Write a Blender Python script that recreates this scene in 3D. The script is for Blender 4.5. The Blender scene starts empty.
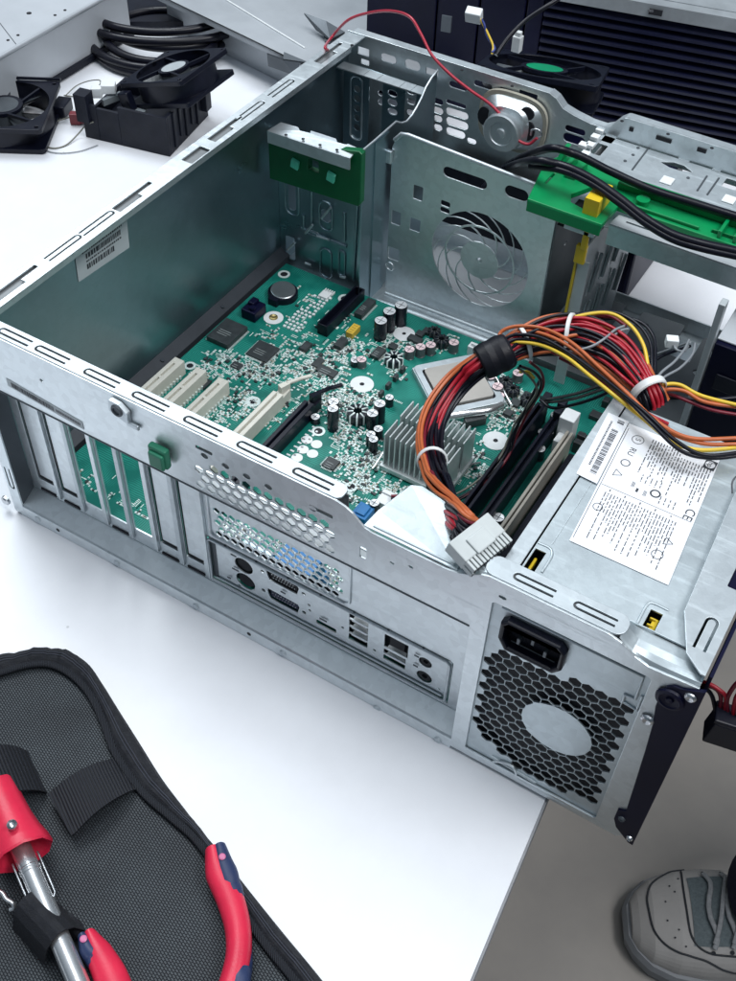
import bpy, math, random
from mathutils import Vector, Matrix
random.seed(7)
R_ = math.radians
scene = bpy.context.scene
col = scene.collection
V = Vector

# ------------------------------------------------------------------ camera
CAM = V((0.44477582, -0.30200721, 0.57262953))
RX = V((0.8540260678943987, 0.5194859403412416, 0.02781785657824415))
RY = V((0.4025983120405658, -0.6261069851906718, -0.6677609169736842))
RZ = V((-0.3294754535605332, 0.5814846523195814, -0.7438558493537961))
FOC = 1102.2813


def I(u, v, ax, val):
    """the place in the room where the sight line through a measured point meets a known plane"""
    d = RX * ((u - 368) / FOC) + RY * ((v - 490.5) / FOC) + RZ
    a = 'xyz'.index(ax)
    return CAM + d * ((val - CAM[a]) / d[a])


def Z(u, v, z):
    return I(u, v, 'z', z)


cd = bpy.data.cameras.new('camera')
cam = bpy.data.objects.new('camera', cd)
col.objects.link(cam)
M3 = Matrix((RX, -RY, -RZ)).transposed()
cam.matrix_world = Matrix.Translation(CAM) @ M3.to_4x4()
cd.sensor_fit = 'HORIZONTAL'
cd.sensor_width = 36
cd.lens = FOC / 736 * 36
cd.clip_start = 0.02
cd.clip_end = 60
scene.camera = cam

# ------------------------------------------------------------------ materials


def nodes(name):
    m = bpy.data.materials.new(name)
    m.use_nodes = True
    nt = m.node_tree
    b = nt.nodes['Principled BSDF']
    return m, nt, b


def N(nt, t, **k):
    n = nt.nodes.new(t)
    for a, v in k.items():
        if hasattr(n, a) and a not in n.inputs:
            setattr(n, a, v)
        else:
            n.inputs[a].default_value = v
    return n


def mat(name, c, rough=.5, metal=0., var=.12, scale=60, bump=0., bscale=400, spec=.5, coat=0, rvar=.1):
    m, nt, b = nodes(name)
    L = nt.links.new
    b.inputs['Metallic'].default_value = metal
    b.inputs['Specular IOR Level'].default_value = spec
    b.inputs['Coat Weight'].default_value = coat
    tc = N(nt, 'ShaderNodeTexCoord')
    nz = N(nt, 'ShaderNodeTexNoise', Scale=scale, Detail=5., Roughness=.6)
    L(tc.outputs['Object'], nz.inputs['Vector'])
    mr = N(nt, 'ShaderNodeMapRange')
    mr.inputs[1].default_value = .3
    mr.inputs[2].default_value = .7
    mr.inputs[3].default_value = 1 - var
    mr.inputs[4].default_value = 1 + var
    L(nz.outputs[0], mr.inputs[0])
    mx = N(nt, 'ShaderNodeVectorMath', operation='SCALE')
    mx.inputs[0].default_value = c[:3]
    L(mr.outputs[0], mx.inputs['Scale'])
    L(mx.outputs[0], b.inputs['Base Color'])
    m2 = N(nt, 'ShaderNodeMapRange')
    m2.inputs[1].default_value = .3
    m2.inputs[2].default_value = .7
    m2.inputs[3].default_value = max(.03, rough - rvar)
    m2.inputs[4].default_value = min(1, rough + rvar)
    nz2 = N(nt, 'ShaderNodeTexNoise', Scale=scale * .37, Detail=3.)
    L(tc.outputs['Object'], nz2.inputs['Vector'])
    L(nz2.outputs[0], m2.inputs[0])
    L(m2.outputs[0], b.inputs['Roughness'])
    if bump:
        nb = N(nt, 'ShaderNodeTexNoise', Scale=bscale, Detail=4.)
        L(tc.outputs['Object'], nb.inputs['Vector'])
        bp = N(nt, 'ShaderNodeBump', Strength=bump, Distance=.0006)
        L(nb.outputs[0], bp.inputs['Height'])
        L(bp.outputs[0], b.inputs['Normal'])
    return m


def galv(name, c, rough, metal=.9, spangle=.13):
    """zinc coated steel: faint crystal spangle, smudges and a slight waviness"""
    m, nt, b = nodes(name)
    L = nt.links.new
    b.inputs['Metallic'].default_value = metal
    tc = N(nt, 'ShaderNodeTexCoord')
    vo = N(nt, 'ShaderNodeTexVoronoi', Scale=230.)
    L(tc.outputs['Object'], vo.inputs['Vector'])
    bw = N(nt, 'ShaderNodeRGBToBW')
    L(vo.outputs['Color'], bw.inputs[0])
    nz = N(nt, 'ShaderNodeTexNoise', Scale=22., Detail=6., Roughness=.65)
    L(tc.outputs['Object'], nz.inputs['Vector'])
    a1 = N(nt, 'ShaderNodeMath', operation='MULTIPLY_ADD')
    a1.inputs[1].default_value = spangle
    a1.inputs[2].default_value = 1 - spangle * .5
    L(bw.outputs[0], a1.inputs[0])
    a2 = N(nt, 'ShaderNodeMath', operation='MULTIPLY_ADD')
    a2.inputs[1].default_value = .18
    a2.inputs[2].default_value = .91
    L(nz.outputs[0], a2.inputs[0])
    a3 = N(nt, 'ShaderNodeMath', operation='MULTIPLY')
    L(a1.outputs[0], a3.inputs[0])
    L(a2.outputs[0], a3.inputs[1])
    mx = N(nt, 'ShaderNodeVectorMath', operation='SCALE')
    mx.inputs[0].default_value = c
    L(a3.outputs[0], mx.inputs['Scale'])
    L(mx.outputs[0], b.inputs['Base Color'])
    r = N(nt, 'ShaderNodeMapRange')
    r.inputs[1].default_value = .3
    r.inputs[2].default_value = .7
    r.inputs[3].default_value = rough - .05
    r.inputs[4].default_value = rough + .07
    L(nz.outputs[0], r.inputs[0])
    # fine rolling marks and rubbed scratches along the sheet
    mp = N(nt, 'ShaderNodeMapping')
    mp.inputs['Rotation'].default_value = (R_(8), R_(11), R_(7))
    mp.inputs['Scale'].default_value = (14, 260, 900)
    L(tc.outputs['Object'], mp.inputs[0])
    ns_ = N(nt, 'ShaderNodeTexNoise', Scale=1., Detail=3.)
    L(mp.outputs[0], ns_.inputs['Vector'])
    sc_ = N(nt, 'ShaderNodeMapRange')
    sc_.inputs[1].default_value = .58
    sc_.inputs[2].default_value = .72
    sc_.inputs[3].default_value = 0
    sc_.inputs[4].default_value = .16
    L(ns_.outputs[0], sc_.inputs[0])
    ad = N(nt, 'ShaderNodeMath', operation='ADD')
    L(r.outputs[0], ad.inputs[0])
    L(sc_.outputs[0], ad.inputs[1])
    L(ad.outputs[0], b.inputs['Roughness'])
    nb = N(nt, 'ShaderNodeTexNoise', Scale=60., Detail=6., Roughness=.62)
    L(tc.outputs['Object'], nb.inputs['Vector'])
    bp = N(nt, 'ShaderNodeBump', Strength=.14, Distance=.0016)
    L(nb.outputs[0], bp.inputs['Height'])
    L(bp.outputs[0], b.inputs['Normal'])
    return m


def pcb_mat():
    m, nt, b = nodes('circuit_board')
    L = nt.links.new
    tc = N(nt, 'ShaderNodeTexCoord')
    # copper tracks under the lacquer: wobbling bands in two directions, masked into patches
    mp = N(nt, 'ShaderNodeMapping')
    mp.inputs['Scale'].default_value = (1, 1, 0)
    L(tc.outputs['Object'], mp.inputs[0])
    w1 = N(nt, 'ShaderNodeTexWave', Scale=210., Distortion=7., Detail=2.)
    w1.inputs['Detail Scale'].default_value = .35
    w2 = N(nt, 'ShaderNodeTexWave', bands_direction='Y', Scale=190., Distortion=8., Detail=2.)
    w2.inputs['Detail Scale'].default_value = .35
    nz = N(nt, 'ShaderNodeTexNoise', Scale=26., Detail=2.)
    for w in (w1, w2, nz):
        L(mp.outputs[0], w.inputs['Vector'])
    pk = N(nt, 'ShaderNodeMath', operation='GREATER_THAN')
    pk.inputs[1].default_value = .5
    L(nz.outputs[0], pk.inputs[0])
    mixw = N(nt, 'ShaderNodeMix')
    L(pk.outputs[0], mixw.inputs[0])
    L(w1.outputs['Fac'], mixw.inputs[2])
    L(w2.outputs['Fac'], mixw.inputs[3])
    st = N(nt, 'ShaderNodeMapRange')
    st.inputs[1].default_value = .5
    st.inputs[2].default_value = .62
    L(mixw.outputs[0], st.inputs[0])
    nz2 = N(nt, 'ShaderNodeTexNoise', Scale=40., Detail=3.)
    L(mp.outputs[0], nz2.inputs['Vector'])
    msk = N(nt, 'ShaderNodeMapRange')
    msk.inputs[1].default_value = .42
    msk.inputs[2].default_value = .55
    L(nz2.outputs[0], msk.inputs[0])
    mul = N(nt, 'ShaderNodeMath', operation='MULTIPLY')
    L(st.outputs[0], mul.inputs[0])
    L(msk.outputs[0], mul.inputs[1])
    c = N(nt, 'ShaderNodeMix', data_type='RGBA')
    c.inputs[6].default_value = (0.003, .142, .112, 1)
    c.inputs[7].default_value = (.025, .29, .225, 1)
    L(mul.outputs[0], c.inputs[0])
    L(c.outputs[2], b.inputs['Base Color'])
    b.inputs['Roughness'].default_value = .42
    b.inputs['Specular IOR Level'].default_value = .35
    return m


def weave_mat():
    """black pouch lining: rows of small raised dots"""
    m, nt, b = nodes('pouch_lining')
    L = nt.links.new
    tc = N(nt, 'ShaderNodeTexCoord')
    mp = N(nt, 'ShaderNodeMapping')
    mp.inputs['Rotation'].default_value = (0, 0, R_(28))
    mp.inputs['Scale'].default_value = (1.0, 1.35, 1)
    L(tc.outputs['Object'], mp.inputs[0])
    br = N(nt, 'ShaderNodeTexBrick', Scale=150.)
    br.inputs['Color1'].default_value = (1, 1, 1, 1)
    br.inputs['Color2'].default_value = (.72, .72, .72, 1)
    br.inputs['Mortar'].default_value = (0, 0, 0, 1)
    br.inputs['Mortar Size'].default_value = .045
    br.inputs['Mortar Smooth'].default_value = .9
    br.inputs['Brick Width'].default_value = .33
    br.inputs['Row Height'].default_value = .25
    L(mp.outputs[0], br.inputs['Vector'])
    c = N(nt, 'ShaderNodeMix', data_type='RGBA')
    c.inputs[6].default_value = (.003, .0045, .009, 1)
    c.inputs[7].default_value = (.046, .058, .067, 1)
    nz = N(nt, 'ShaderNodeTexNoise', Scale=30., Detail=5.)
    L(tc.outputs['Object'], nz.inputs['Vector'])
    mm = N(nt, 'ShaderNodeMapRange')
    mm.inputs[1].default_value = .3
    mm.inputs[2].default_value = .7
    mm.inputs[3].default_value = .55
    mm.inputs[4].default_value = 1.1
    L(nz.outputs[0], mm.inputs[0])
    mu = N(nt, 'ShaderNodeMath', operation='MULTIPLY')
    L(br.outputs['Color'], mu.inputs[0])
    L(mm.outputs[0], mu.inputs[1])
    L(mu.outputs[0], c.inputs[0])
    L(c.outputs[2], b.inputs['Base Color'])
    b.inputs['Roughness'].default_value = .6
    bp = N(nt, 'ShaderNodeBump', Strength=.8, Distance=.0012)
    L(br.outputs['Color'], bp.inputs['Height'])
    L(bp.outputs[0], b.inputs['Normal'])
    return m


def ribbed_mat(name, c, scale, rot, strength=.8):
    m, nt, b = nodes(name)
    L = nt.links.new
    tc = N(nt, 'ShaderNodeTexCoord')
    mp = N(nt, 'ShaderNodeMapping')
    mp.inputs['Rotation'].default_value = (0, 0, rot)
    L(tc.outputs['Object'], mp.inputs[0])
    w = N(nt, 'ShaderNodeTexWave', Scale=scale, Distortion=.6, Detail=1.)
    L(mp.outputs[0], w.inputs['Vector'])
    cc = N(nt, 'ShaderNodeMix', data_type='RGBA')
    cc.inputs[6].default_value = tuple(x * .5 for x in c) + (1,)
    cc.inputs[7].default_value = tuple(x * 1.5 for x in c) + (1,)
    L(w.outputs['Fac'], cc.inputs[0])
    L(cc.outputs[2], b.inputs['Base Color'])
    b.inputs['Roughness'].default_value = .75
    bp = N(nt, 'ShaderNodeBump', Strength=strength, Distance=.0008)
    L(w.outputs['Fac'], bp.inputs['Height'])
    L(bp.outputs[0], b.inputs['Normal'])
    return m


def floor_mat():
    m, nt, b = nodes('floor_vinyl')
    L = nt.links.new
    tc = N(nt, 'ShaderNodeTexCoord')
    nz = N(nt, 'ShaderNodeTexNoise', Scale=2.2, Detail=6., Roughness=.6)
    L(tc.outputs['Object'], nz.inputs['Vector'])
    r = N(nt, 'ShaderNodeValToRGB')
    r.color_ramp.elements[0].position = .3
    r.color_ramp.elements[0].color = (.225, .215, .205, 1)
    r.color_ramp.elements[1].position = .72
    r.color_ramp.elements[1].color = (.42, .385, .345, 1)
    L(nz.outputs[0], r.inputs[0])
    L(r.outputs[0], b.inputs['Base Color'])
    b.inputs['Roughness'].default_value = .55
    return m


STEEL = galv('galvanised_steel', (.69, .745, .77), .38)
STEEL_SHADED = galv('galvanised_steel_shaded', (.33, .43, .48), .32, metal=.97, spangle=.06)  # same steel, darkened in its colour for the dark reflections inside
STEEL_BRIGHT = galv('bright_steel_edge', (.58, .635, .665), .48, metal=.85)
PSUSTEEL = galv('supply_steel', (.54, .605, .635), .46, metal=.85)
GREYSHEET = mat('grey_sheet', (.10, .115, .13), .5, .55, .15, 30)
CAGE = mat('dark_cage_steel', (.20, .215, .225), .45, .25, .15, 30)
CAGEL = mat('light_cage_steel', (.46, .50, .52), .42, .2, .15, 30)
CHROME = mat('chrome', (.80, .81, .82), .24, .9, .05, 100, rvar=.04)
TIN = mat('solder_tin', (.70, .80, .78), .4, .2, .2, 900)
SCREW = mat('screw_zinc', (.62, .64, .66), .3, 1., .1, 300)
WHITEPL = mat('white_plastic', (.74, .77, .78), .45, 0, .05, 100)
CREAM = mat('cream_slot_plastic', (.66, .65, .58), .45, 0, .06, 200)
BLACKPL = mat('black_plastic', (.0045, .0058, .014), .38, 0, .2, 60, spec=.3)
BLACKMATT = mat('black_matt_plastic', (.0065, .0085, .017), .55, 0, .25, 90, bump=.2, spec=.3)
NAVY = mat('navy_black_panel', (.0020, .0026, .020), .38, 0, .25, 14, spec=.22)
DARK = mat('dark_inside', (.006, .007, .012), .7, 0, .2, 60)
CHIP = mat('chip_epoxy', (.035, .042, .045), .42, 0, .25, 200)
CHIPTEXT = mat('chip_marking', (.25, .28, .28), .6)
GREENPL = mat('green_plastic', (.0, .235, .072), .33, 0, .08, 60)
GREENDK = mat('dark_green_plastic', (.0, .105, .034), .36, 0, .1, 60)
GREENBT = mat('green_button_plastic', (.02, .20, .115), .4, 0, .1, 60)
MINT = mat('mint_clip', (.10, .62, .42), .4)
YELLOW = mat('yellow_plastic', (.66, .47, .02), .36, 0, .08, 80)
YELCHIP = mat('yellow_part', (.62, .42, .05), .45)
BLUEPL = mat('blue_connector_plastic', (.02, .17, .42), .4)
PAPER = mat('label_paper', (.80, .82, .86), .55, 0, .02, 60)
PAPERGREY = mat('grey_label_paper', (.50, .55, .57), .5, 0, .04, 60)
INK = mat('label_ink', (.035, .04, .05), .6)
INKGREY = mat('fine_print_ink', (.09, .095, .11), .6)
DESKM = mat('desk_laminate', (.80, .82, .86), .42, 0, .015, 6, rvar=.05, bump=.02, bscale=900)
DESKEDGE = mat('desk_edge', (.30, .31, .33), .5)
WIRE = {
    'red': mat('red_wire', (.36, .008, .022), .38, 0, .1, 90),
    'orange': mat('orange_wire', (.50, .125, .040), .38, 0, .1, 90),
    'black': mat('black_wire', (.0045, .005, .011), .35, 0, .1, 90, spec=.35),
    'yellow': mat('yellow_wire', (.72, .50, .045), .38, 0, .08, 90),
    'grey': mat('grey_wire', (.24, .26, .28), .4, 0, .08, 90),
    'maroon': mat('maroon_wire', (.16, .008, .022), .4, 0, .1, 90),
    'blue': mat('blue_wire', (.02, .04, .22), .4),
    'green': mat('green_wire', (.02, .18, .10), .4),
    'olive': mat('olive_wire', (.17, .17, .14), .5),
    'cherry': mat('cherry_wire', (.42, .03, .055), .3),
}
CAPSLEEVE = mat('capacitor_sleeve', (.007, .009, .018), .28, 0, .15, 200)
CAPTOP = mat('capacitor_top', (.80, .82, .84), .35, .35, .06, 300)
CAPPINK = mat('capacitor_pink_top', (.80, .62, .64), .4, .25, .06, 300)
CAPGREY = mat('capacitor_grey_sleeve', (.12, .13, .14), .3, .2)
COPPER = mat('copper_winding', (.06, .05, .05), .3, .5)
ALU = mat('heatsink_aluminium', (.62, .67, .67), .42, .55, .08, 100)
CPUM = mat('processor_lid', (.50, .475, .44), .45, .55, .06, 60)
TIE = mat('cable_tie_nylon', (.72, .74, .74), .4)
TAPE = mat('black_tape', (.005, .0055, .010), .5, 0, .2, 120, bump=.3, spec=.3)
CREAMCONE = mat('speaker_cone', (.40, .385, .32), .5, .1, .1, 80)
FANGREY = mat('fan_blade_grey', (.055, .065, .075), .4)
PALEFAN = mat('pale_hub_label', (.44, .48, .50), .4)
HUBGREEN = mat('green_hub_label', (.0, .27, .12), .35)
REDTOOL = mat('red_tool_plastic', (.66, .020, .062), .40, 0, .12, 45, bump=.15, bscale=700)
NAVYTOOL = mat('navy_tool_rubber', (.020, .035, .10), .5)
CORDURA = mat('pouch_nylon', (.0045, .006, .0105), .8, 0, .35, 500, bump=.8, bscale=1400)
ZIP = ribbed_mat('zip_teeth', (.012, .015, .022), 330, R_(-35))
ELASTIC = ribbed_mat('elastic_band', (.0055, .0072, .012), 190, R_(118), .5)
LINING = weave_mat()
PCB = pcb_mat()
FLOORM = floor_mat()
SHOEW = mat('shoe_leather', (.40, .385, .37), .6, 0, .06, 40, bump=.2, bscale=900)
SHOEG = mat('shoe_mesh', (.12, .15, .16), .8, 0, .2, 400, bump=.6)
SHOEL = mat('shoe_lace', (.27, .28, .29), .8, 0, .2, 300)
SHOELINE = mat('shoe_trim', (.02, .024, .03), .7)
SHOESOLE = mat('shoe_sole', (.24, .25, .265), .7, 0, .08, 60)
TROUSER = mat('navy_cloth', (.004, .004, .018), .9, 0, .2, 300, bump=.5)
PANELGREY = mat('painted_pale_panel', (.50, .53, .565), .4, .1, .04, 30)
PANELWHITE = mat('pale_case_metal', (.46, .49, .52), .4, .3, .05, 40)
SLATTRIM = mat('tower_trim', (.35, .38, .40), .4, .3)

# ------------------------------------------------------------------ mesh builder


class MB:
    def __init__(s):
        s.v, s.f, s.m, s.sm = [], [], [], []

    def poly(s, pts, mi=0, smooth=False):
        b = len(s.v)
        s.v += [V(p) for p in pts]
        s.f.append(tuple(range(b, b + len(pts))))
        s.m.append(mi)
        s.sm.append(smooth)

    def add(s, vs, fs, mi=0, smooth=False):
        b = len(s.v)
        s.v += [V(p) for p in vs]
        for f in fs:
            s.f.append(tuple(b + i for i in f))
            s.m.append(mi)
            s.sm.append(smooth)

    def box(s, x0, y0, z0, x1, y1, z1, mi=0):
        x0, x1 = sorted((x0, x1)); y0, y1 = sorted((y0, y1)); z0, z1 = sorted((z0, z1))
        s.add([(x, y, z) for z in (z0, z1) for y in (y0, y1) for x in (x0, x1)],
              [(0, 2, 3, 1), (4, 5, 7, 6), (0, 1, 5, 4), (2, 6, 7, 3), (0, 4, 6, 2), (1, 3, 7, 5)], mi)
        return s

    def obox(s, c, ax, ay, az, mi=0):
        c, ax, ay, az = V(c), V(ax), V(ay), V(az)
        if ax.cross(ay).dot(az) < 0:
            az = -az
        s.add([c + ax * i + ay * j + az * k for k in (-1, 1) for j in (-1, 1) for i in (-1, 1)],
              [(0, 2, 3, 1), (4, 5, 7, 6), (0, 1, 5, 4), (2, 6, 7, 3), (0, 4, 6, 2), (1, 3, 7, 5)], mi)
        return s

    def rbox(s, x, y, z0, lx, ly, h, ang=0., mi=0):
        a = R_(ang)
        s.obox((x, y, z0 + h / 2), V((math.cos(a), math.sin(a), 0)) * lx / 2,
               V((-math.sin(a), math.cos(a), 0)) * ly / 2, (0, 0, h / 2), mi)
        return s

    def prism(s, pts, vec, mi=0, smooth=False):
        """closed outline pushed along vec"""
        n = len(pts)
        pts = [V(p) for p in pts]
        vec = V(vec)
        nn = V((0, 0, 0))
        for i in range(n):
            nn += pts[i].cross(pts[(i + 1) % n])
        if nn.dot(vec) < 0:
            pts = pts[::-1]
        s.poly([p for p in pts[::-1]], mi)
        s.poly([p + vec for p in pts], mi)
        b = len(s.v)
        s.v += pts + [p + vec for p in pts]
        for i in range(n):
            j = (i + 1) % n
            s.f.append((b + i, b + j, b + n + j, b + n + i))
            s.m.append(mi)
            s.sm.append(smooth)
        return s

    def cyl(s, p0, p1, r0, r1=None, n=20, mi=0, mtop=None, capped=True):
        p0, p1 = V(p0), V(p1)
        r1 = r0 if r1 is None else r1
        t = (p1 - p0).normalized()
        a = t.orthogonal().normalized()
        b = t.cross(a)
        ring = lambda p, r: [p + (a * math.cos(2 * math.pi * i / n) + b * math.sin(2 * math.pi * i / n)) * r for i in range(n)]
        q0, q1 = ring(p0, r0), ring(p1, r1)
        s.add(q0 + q1, [(i, (i + 1) % n, n + (i + 1) % n, n + i) for i in range(n)], mi, True)
        if capped:
            s.poly(q0[::-1], mi)
            s.poly(q1, mi if mtop is None else mtop)
        return s

    def lathe(s, c, axis, prof, n=32, mi=0):
        """prof: list of (distance along axis, radius[, material])"""
        c, t = V(c), V(axis).normalized()
        a = t.orthogonal().normalized()
        b = t.cross(a)
        rings = []
        for q in prof:
            rings.append([c + t * q[0] + (a * math.cos(2 * math.pi * i / n) + b * math.sin(2 * math.pi * i / n)) * max(q[1], 1e-6) for i in range(n)])
        for k in range(len(prof) - 1):
            mk = prof[k][2] if len(prof[k]) > 2 else mi
            s.add(rings[k] + rings[k + 1], [(i, (i + 1) % n, n + (i + 1) % n, n + i) for i in range(n)], mk, True)
        return s

    def tube(s, pts, r, n=8, mi=0, closed=False, flat=None):
        pts = [V(p) for p in pts]
        m = len(pts)
        rings = []
        prev = None
        for i in range(m):
            if closed:
                t = pts[(i + 1) % m] - pts[i - 1]
            else:
                t = pts[min(i + 1, m - 1)] - pts[max(i - 1, 0)]
            t.normalize()
            if prev is None:
                a = t.orthogonal().normalized() if flat is None else V(flat).cross(t).normalized()
            elif flat is not None:
                a = V(flat).cross(t).normalized()
            else:
                a = (prev - t * prev.dot(t)).normalized()
            prev = a
            b = t.cross(a)
            rr = r[i] if isinstance(r, list) else r
            ra, rb = rr if isinstance(rr, tuple) else (rr, rr)
            rings.append([pts[i] + a * math.cos(2 * math.pi * k / n) * ra + b * math.sin(2 * math.pi * k / n) * rb for k in range(n)])
        base = len(s.v)
        for g in rings:
            s.v += g
        cnt = m if closed else m - 1
        for i in range(cnt):
            j = (i + 1) % m
            for k in range(n):
                l = (k + 1) % n
                s.f.append((base + i * n + k, base + i * n + l, base + j * n + l, base + j * n + k))
                s.m.append(mi)
                s.sm.append(True)
        if not closed:
            s.poly(rings[0][::-1], mi)
            s.poly(rings[-1], mi)
        return s


def spline(P, k=8, closed=False):
    P = [V(p) for p in P]
    out = []
    n = len(P)
    rng = range(n) if closed else range(n - 1)
    for i in rng:
        p0 = P[i - 1] if (i > 0 or closed) else P[0] * 2 - P[1]
        p1, p2 = P[i], P[(i + 1) % n]
        p3 = P[(i + 2) % n] if (i + 2 < n or closed) else P[-1] * 2 - P[-2]
        for j in range(k):
            t = j / k
            out.append(.5 * ((2 * p1) + (p2 - p0) * t + (2 * p0 - 5 * p1 + 4 * p2 - p3) * t * t + (3 * p1 - p0 - 3 * p2 + p3) * t ** 3))
    if not closed:
        out.append(P[-1])
    return out


ROOT = {}


def thing(name, label, cat, loc=(0, 0, 0), group=None):
    o = bpy.data.objects.new(name, None)
    o.empty_display_size = .02
    col.objects.link(o)
    o.location = loc
    ROOT[o.name] = V(loc)
    o['label'] = label
    o['category'] = cat
    if group:
        o['group'] = group
    return o


def link_mesh(name, me, mats, parent, bevel):
    mats = mats if isinstance(mats, (list, tuple)) else [mats]
    for m in mats:
        me.materials.append(m)
    o = bpy.data.objects.new(name, me)
    col.objects.link(o)
    if parent is not None:
        o.parent = parent
        ROOT[o.name] = ROOT[parent.name]
        me.transform(Matrix.Translation(-ROOT[parent.name]))
    if bevel:
        b = o.modifiers.new('bevel', 'BEVEL')
        b.width = bevel
        b.segments = 2
        b.limit_method = 'ANGLE'
        b.angle_limit = R_(40)
    return o


APART = {'pressed_border', 'pressed_line', 'lock_clip', 'sheet_seam', 'sheet_tab', 'mount_lug', 'bent_tab', 'lip_hole', 'rail_hole', 'strap_hole', 'corner_lug', 'screw_hole', 'pressed_rib', 'pressed_louvre', 'coil_former', 'stitching',
         'socket_lever', 'basket_window', 'slot_shadow_gap', 'port_mark', 'rail_slot', 'screen_lip', 'port_insert', 'floor_rib', 'port_shells', 'shield_gap', 'contact_pin', 'drive_socket', 'vent_hole', 'cage_floor_rib', 'white_plug', 'trim_line'}


def pieces(mb):
    """the separate pieces of a builder, as builders"""
    up = {}

    def root(a):
        while up.setdefault(a, a) != a:
            up[a] = up[up[a]]
            a = up[a]
        return a
    key = [(round(v[0], 6), round(v[1], 6), round(v[2], 6)) for v in mb.v]
    for f in mb.f:
        for i in f[1:]:
            a, b = root(key[f[0]]), root(key[i])
            if a != b:
                up[b] = a
    out = {}
    for f, mi, sm in zip(mb.f, mb.m, mb.sm):
        out.setdefault(root(key[f[0]]), []).append((f, mi, sm))
    res = []
    for fs in out.values():
        n, idx = MB(), {}
        for f, mi, sm in fs:
            g = []
            for i in f:
                if i not in idx:
                    idx[i] = len(n.v)
                    n.v.append(mb.v[i])
                g.append(idx[i])
            n.f.append(tuple(g))
            n.m.append(mi)
            n.sm.append(sm)
        res.append(n)
    return res


def obj(name, mb, mats, parent=None, bevel=0.):
    if name in APART and parent is not None:
        ps = pieces(mb)
        if len(ps) > 1:
            return [one_mesh(name, p, mats, parent, bevel) for p in ps][0]
    return one_mesh(name, mb, mats, parent, bevel)


def one_mesh(name, mb, mats, parent=None, bevel=0.):
    me = bpy.data.meshes.new(name)
    me.from_pydata([tuple(v) for v in mb.v], [], mb.f)
    for p, mi, sm in zip(me.polygons, mb.m, mb.sm):
        p.material_index = mi
        p.use_smooth = sm
    me.update()
    return link_mesh(name, me, mats, parent, bevel)


def single(name, mb, mats, label, cat, group=None, bevel=0., loc=None):
    """a thing that is one mesh"""
    o = obj(name, mb, mats, None, bevel)
    if loc is not None:
        o.data.transform(Matrix.Translation(-V(loc)))
        o.location = loc
    ROOT[o.name] = V(loc) if loc is not None else V((0, 0, 0))
    o['label'] = label
    o['category'] = cat
    if group:
        o['group'] = group
    return o


# plates with holes: 2D outlines filled, given thickness and a small rounded edge
def plate_mesh(loops, thick, o, a, b, edge=0.0):
    cu = bpy.data.curves.new('outline', 'CURVE')
    cu.dimensions = '2D'
    cu.fill_mode = 'BOTH'
    cu.extrude = max(thick / 2 - edge, 0)
    cu.bevel_depth = edge
    cu.bevel_resolution = 1
    cu.offset = -edge
    for lp in loops:
        sp = cu.splines.new('POLY')
        sp.points.add(len(lp) - 1)
        for i, p in enumerate(lp):
            sp.points[i].co = (p[0], p[1], 0, 1)
        sp.use_cyclic_u = True
    t = bpy.data.objects.new('outline', cu)
    col.objects.link(t)
    dg = bpy.context.evaluated_depsgraph_get()
    me = bpy.data.meshes.new_from_object(t.evaluated_get(dg))
    bpy.data.objects.remove(t)
    bpy.data.curves.remove(cu)
    a, b = V(a).normalized(), V(b).normalized()
    n = a.cross(b)
    M = Matrix((a, b, n)).transposed().to_4x4()
    M.translation = V(o) - n * (thick / 2)
    me.transform(M)
    for p in me.polygons:
        p.use_smooth = False
    return me


def plate(name, loops, thick, o, a, b, mats, parent=None, edge=0.0, bevel=0):
    me = plate_mesh(loops, thick, o, a, b, edge)
    me.name = name
    me.materials.clear()
    return link_mesh(name, me, mats, parent, bevel)


def rrect(x0, y0, x1, y1, r=0., n=5):
    if r <= 0:
        return [(x0, y0), (x1, y0), (x1, y1), (x0, y1)]
    out = []
    for cx, cy, a0 in ((x1 - r, y0 + r, -90), (x1 - r, y1 - r, 0), (x0 + r, y1 - r, 90), (x0 + r, y0 + r, 180)):
        for k in range(n + 1):
            t = R_(a0 + 90 * k / n)
            out.append((cx + r * math.cos(t), cy + r * math.sin(t)))
    return out


def circ(x, y, r, n=20, r2=None):
    return [(x + r * math.cos(2 * math.pi * k / n), y + (r2 or r) * math.sin(2 * math.pi * k / n)) for k in range(n)]


def hexa(x, y, r, rot=30):
    return [(x + r * math.cos(R_(60 * k + rot)), y + r * math.sin(R_(60 * k + rot))) for k in range(6)]


def ucut(cx, cy, L, w, ang=0., s=.00125):
    """the U shaped slit of a pressed spring tongue; open end towards +x before turning"""
    out, inn = [], []
    for k in range(9):
        t = R_(90 + 180 * k / 8)
        out.append((-L / 2 + w / 2 + w / 2 * math.cos(t), w / 2 * math.sin(t)))
        inn.append((-L / 2 + w / 2 + (w / 2 - s) * math.cos(t), (w / 2 - s) * math.sin(t)))
    pts = [(L / 2, w / 2)] + out + [(L / 2, -w / 2), (L / 2, -w / 2 + s)] + inn[::-1] + [(L / 2, w / 2 - s)]
    c, q = math.cos(R_(ang)), math.sin(R_(ang))
    return [(cx + x * c - y * q, cy + x * q + y * c) for x, y in pts]


def add_me(mb, me, mi=0):
    b = len(mb.v)
    mb.v += [v.co.copy() for v in me.vertices]
    for p in me.polygons:
        mb.f.append(tuple(b + i for i in p.vertices))
        mb.m.append(mi)
        mb.sm.append(False)
    bpy.data.meshes.remove(me)


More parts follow.
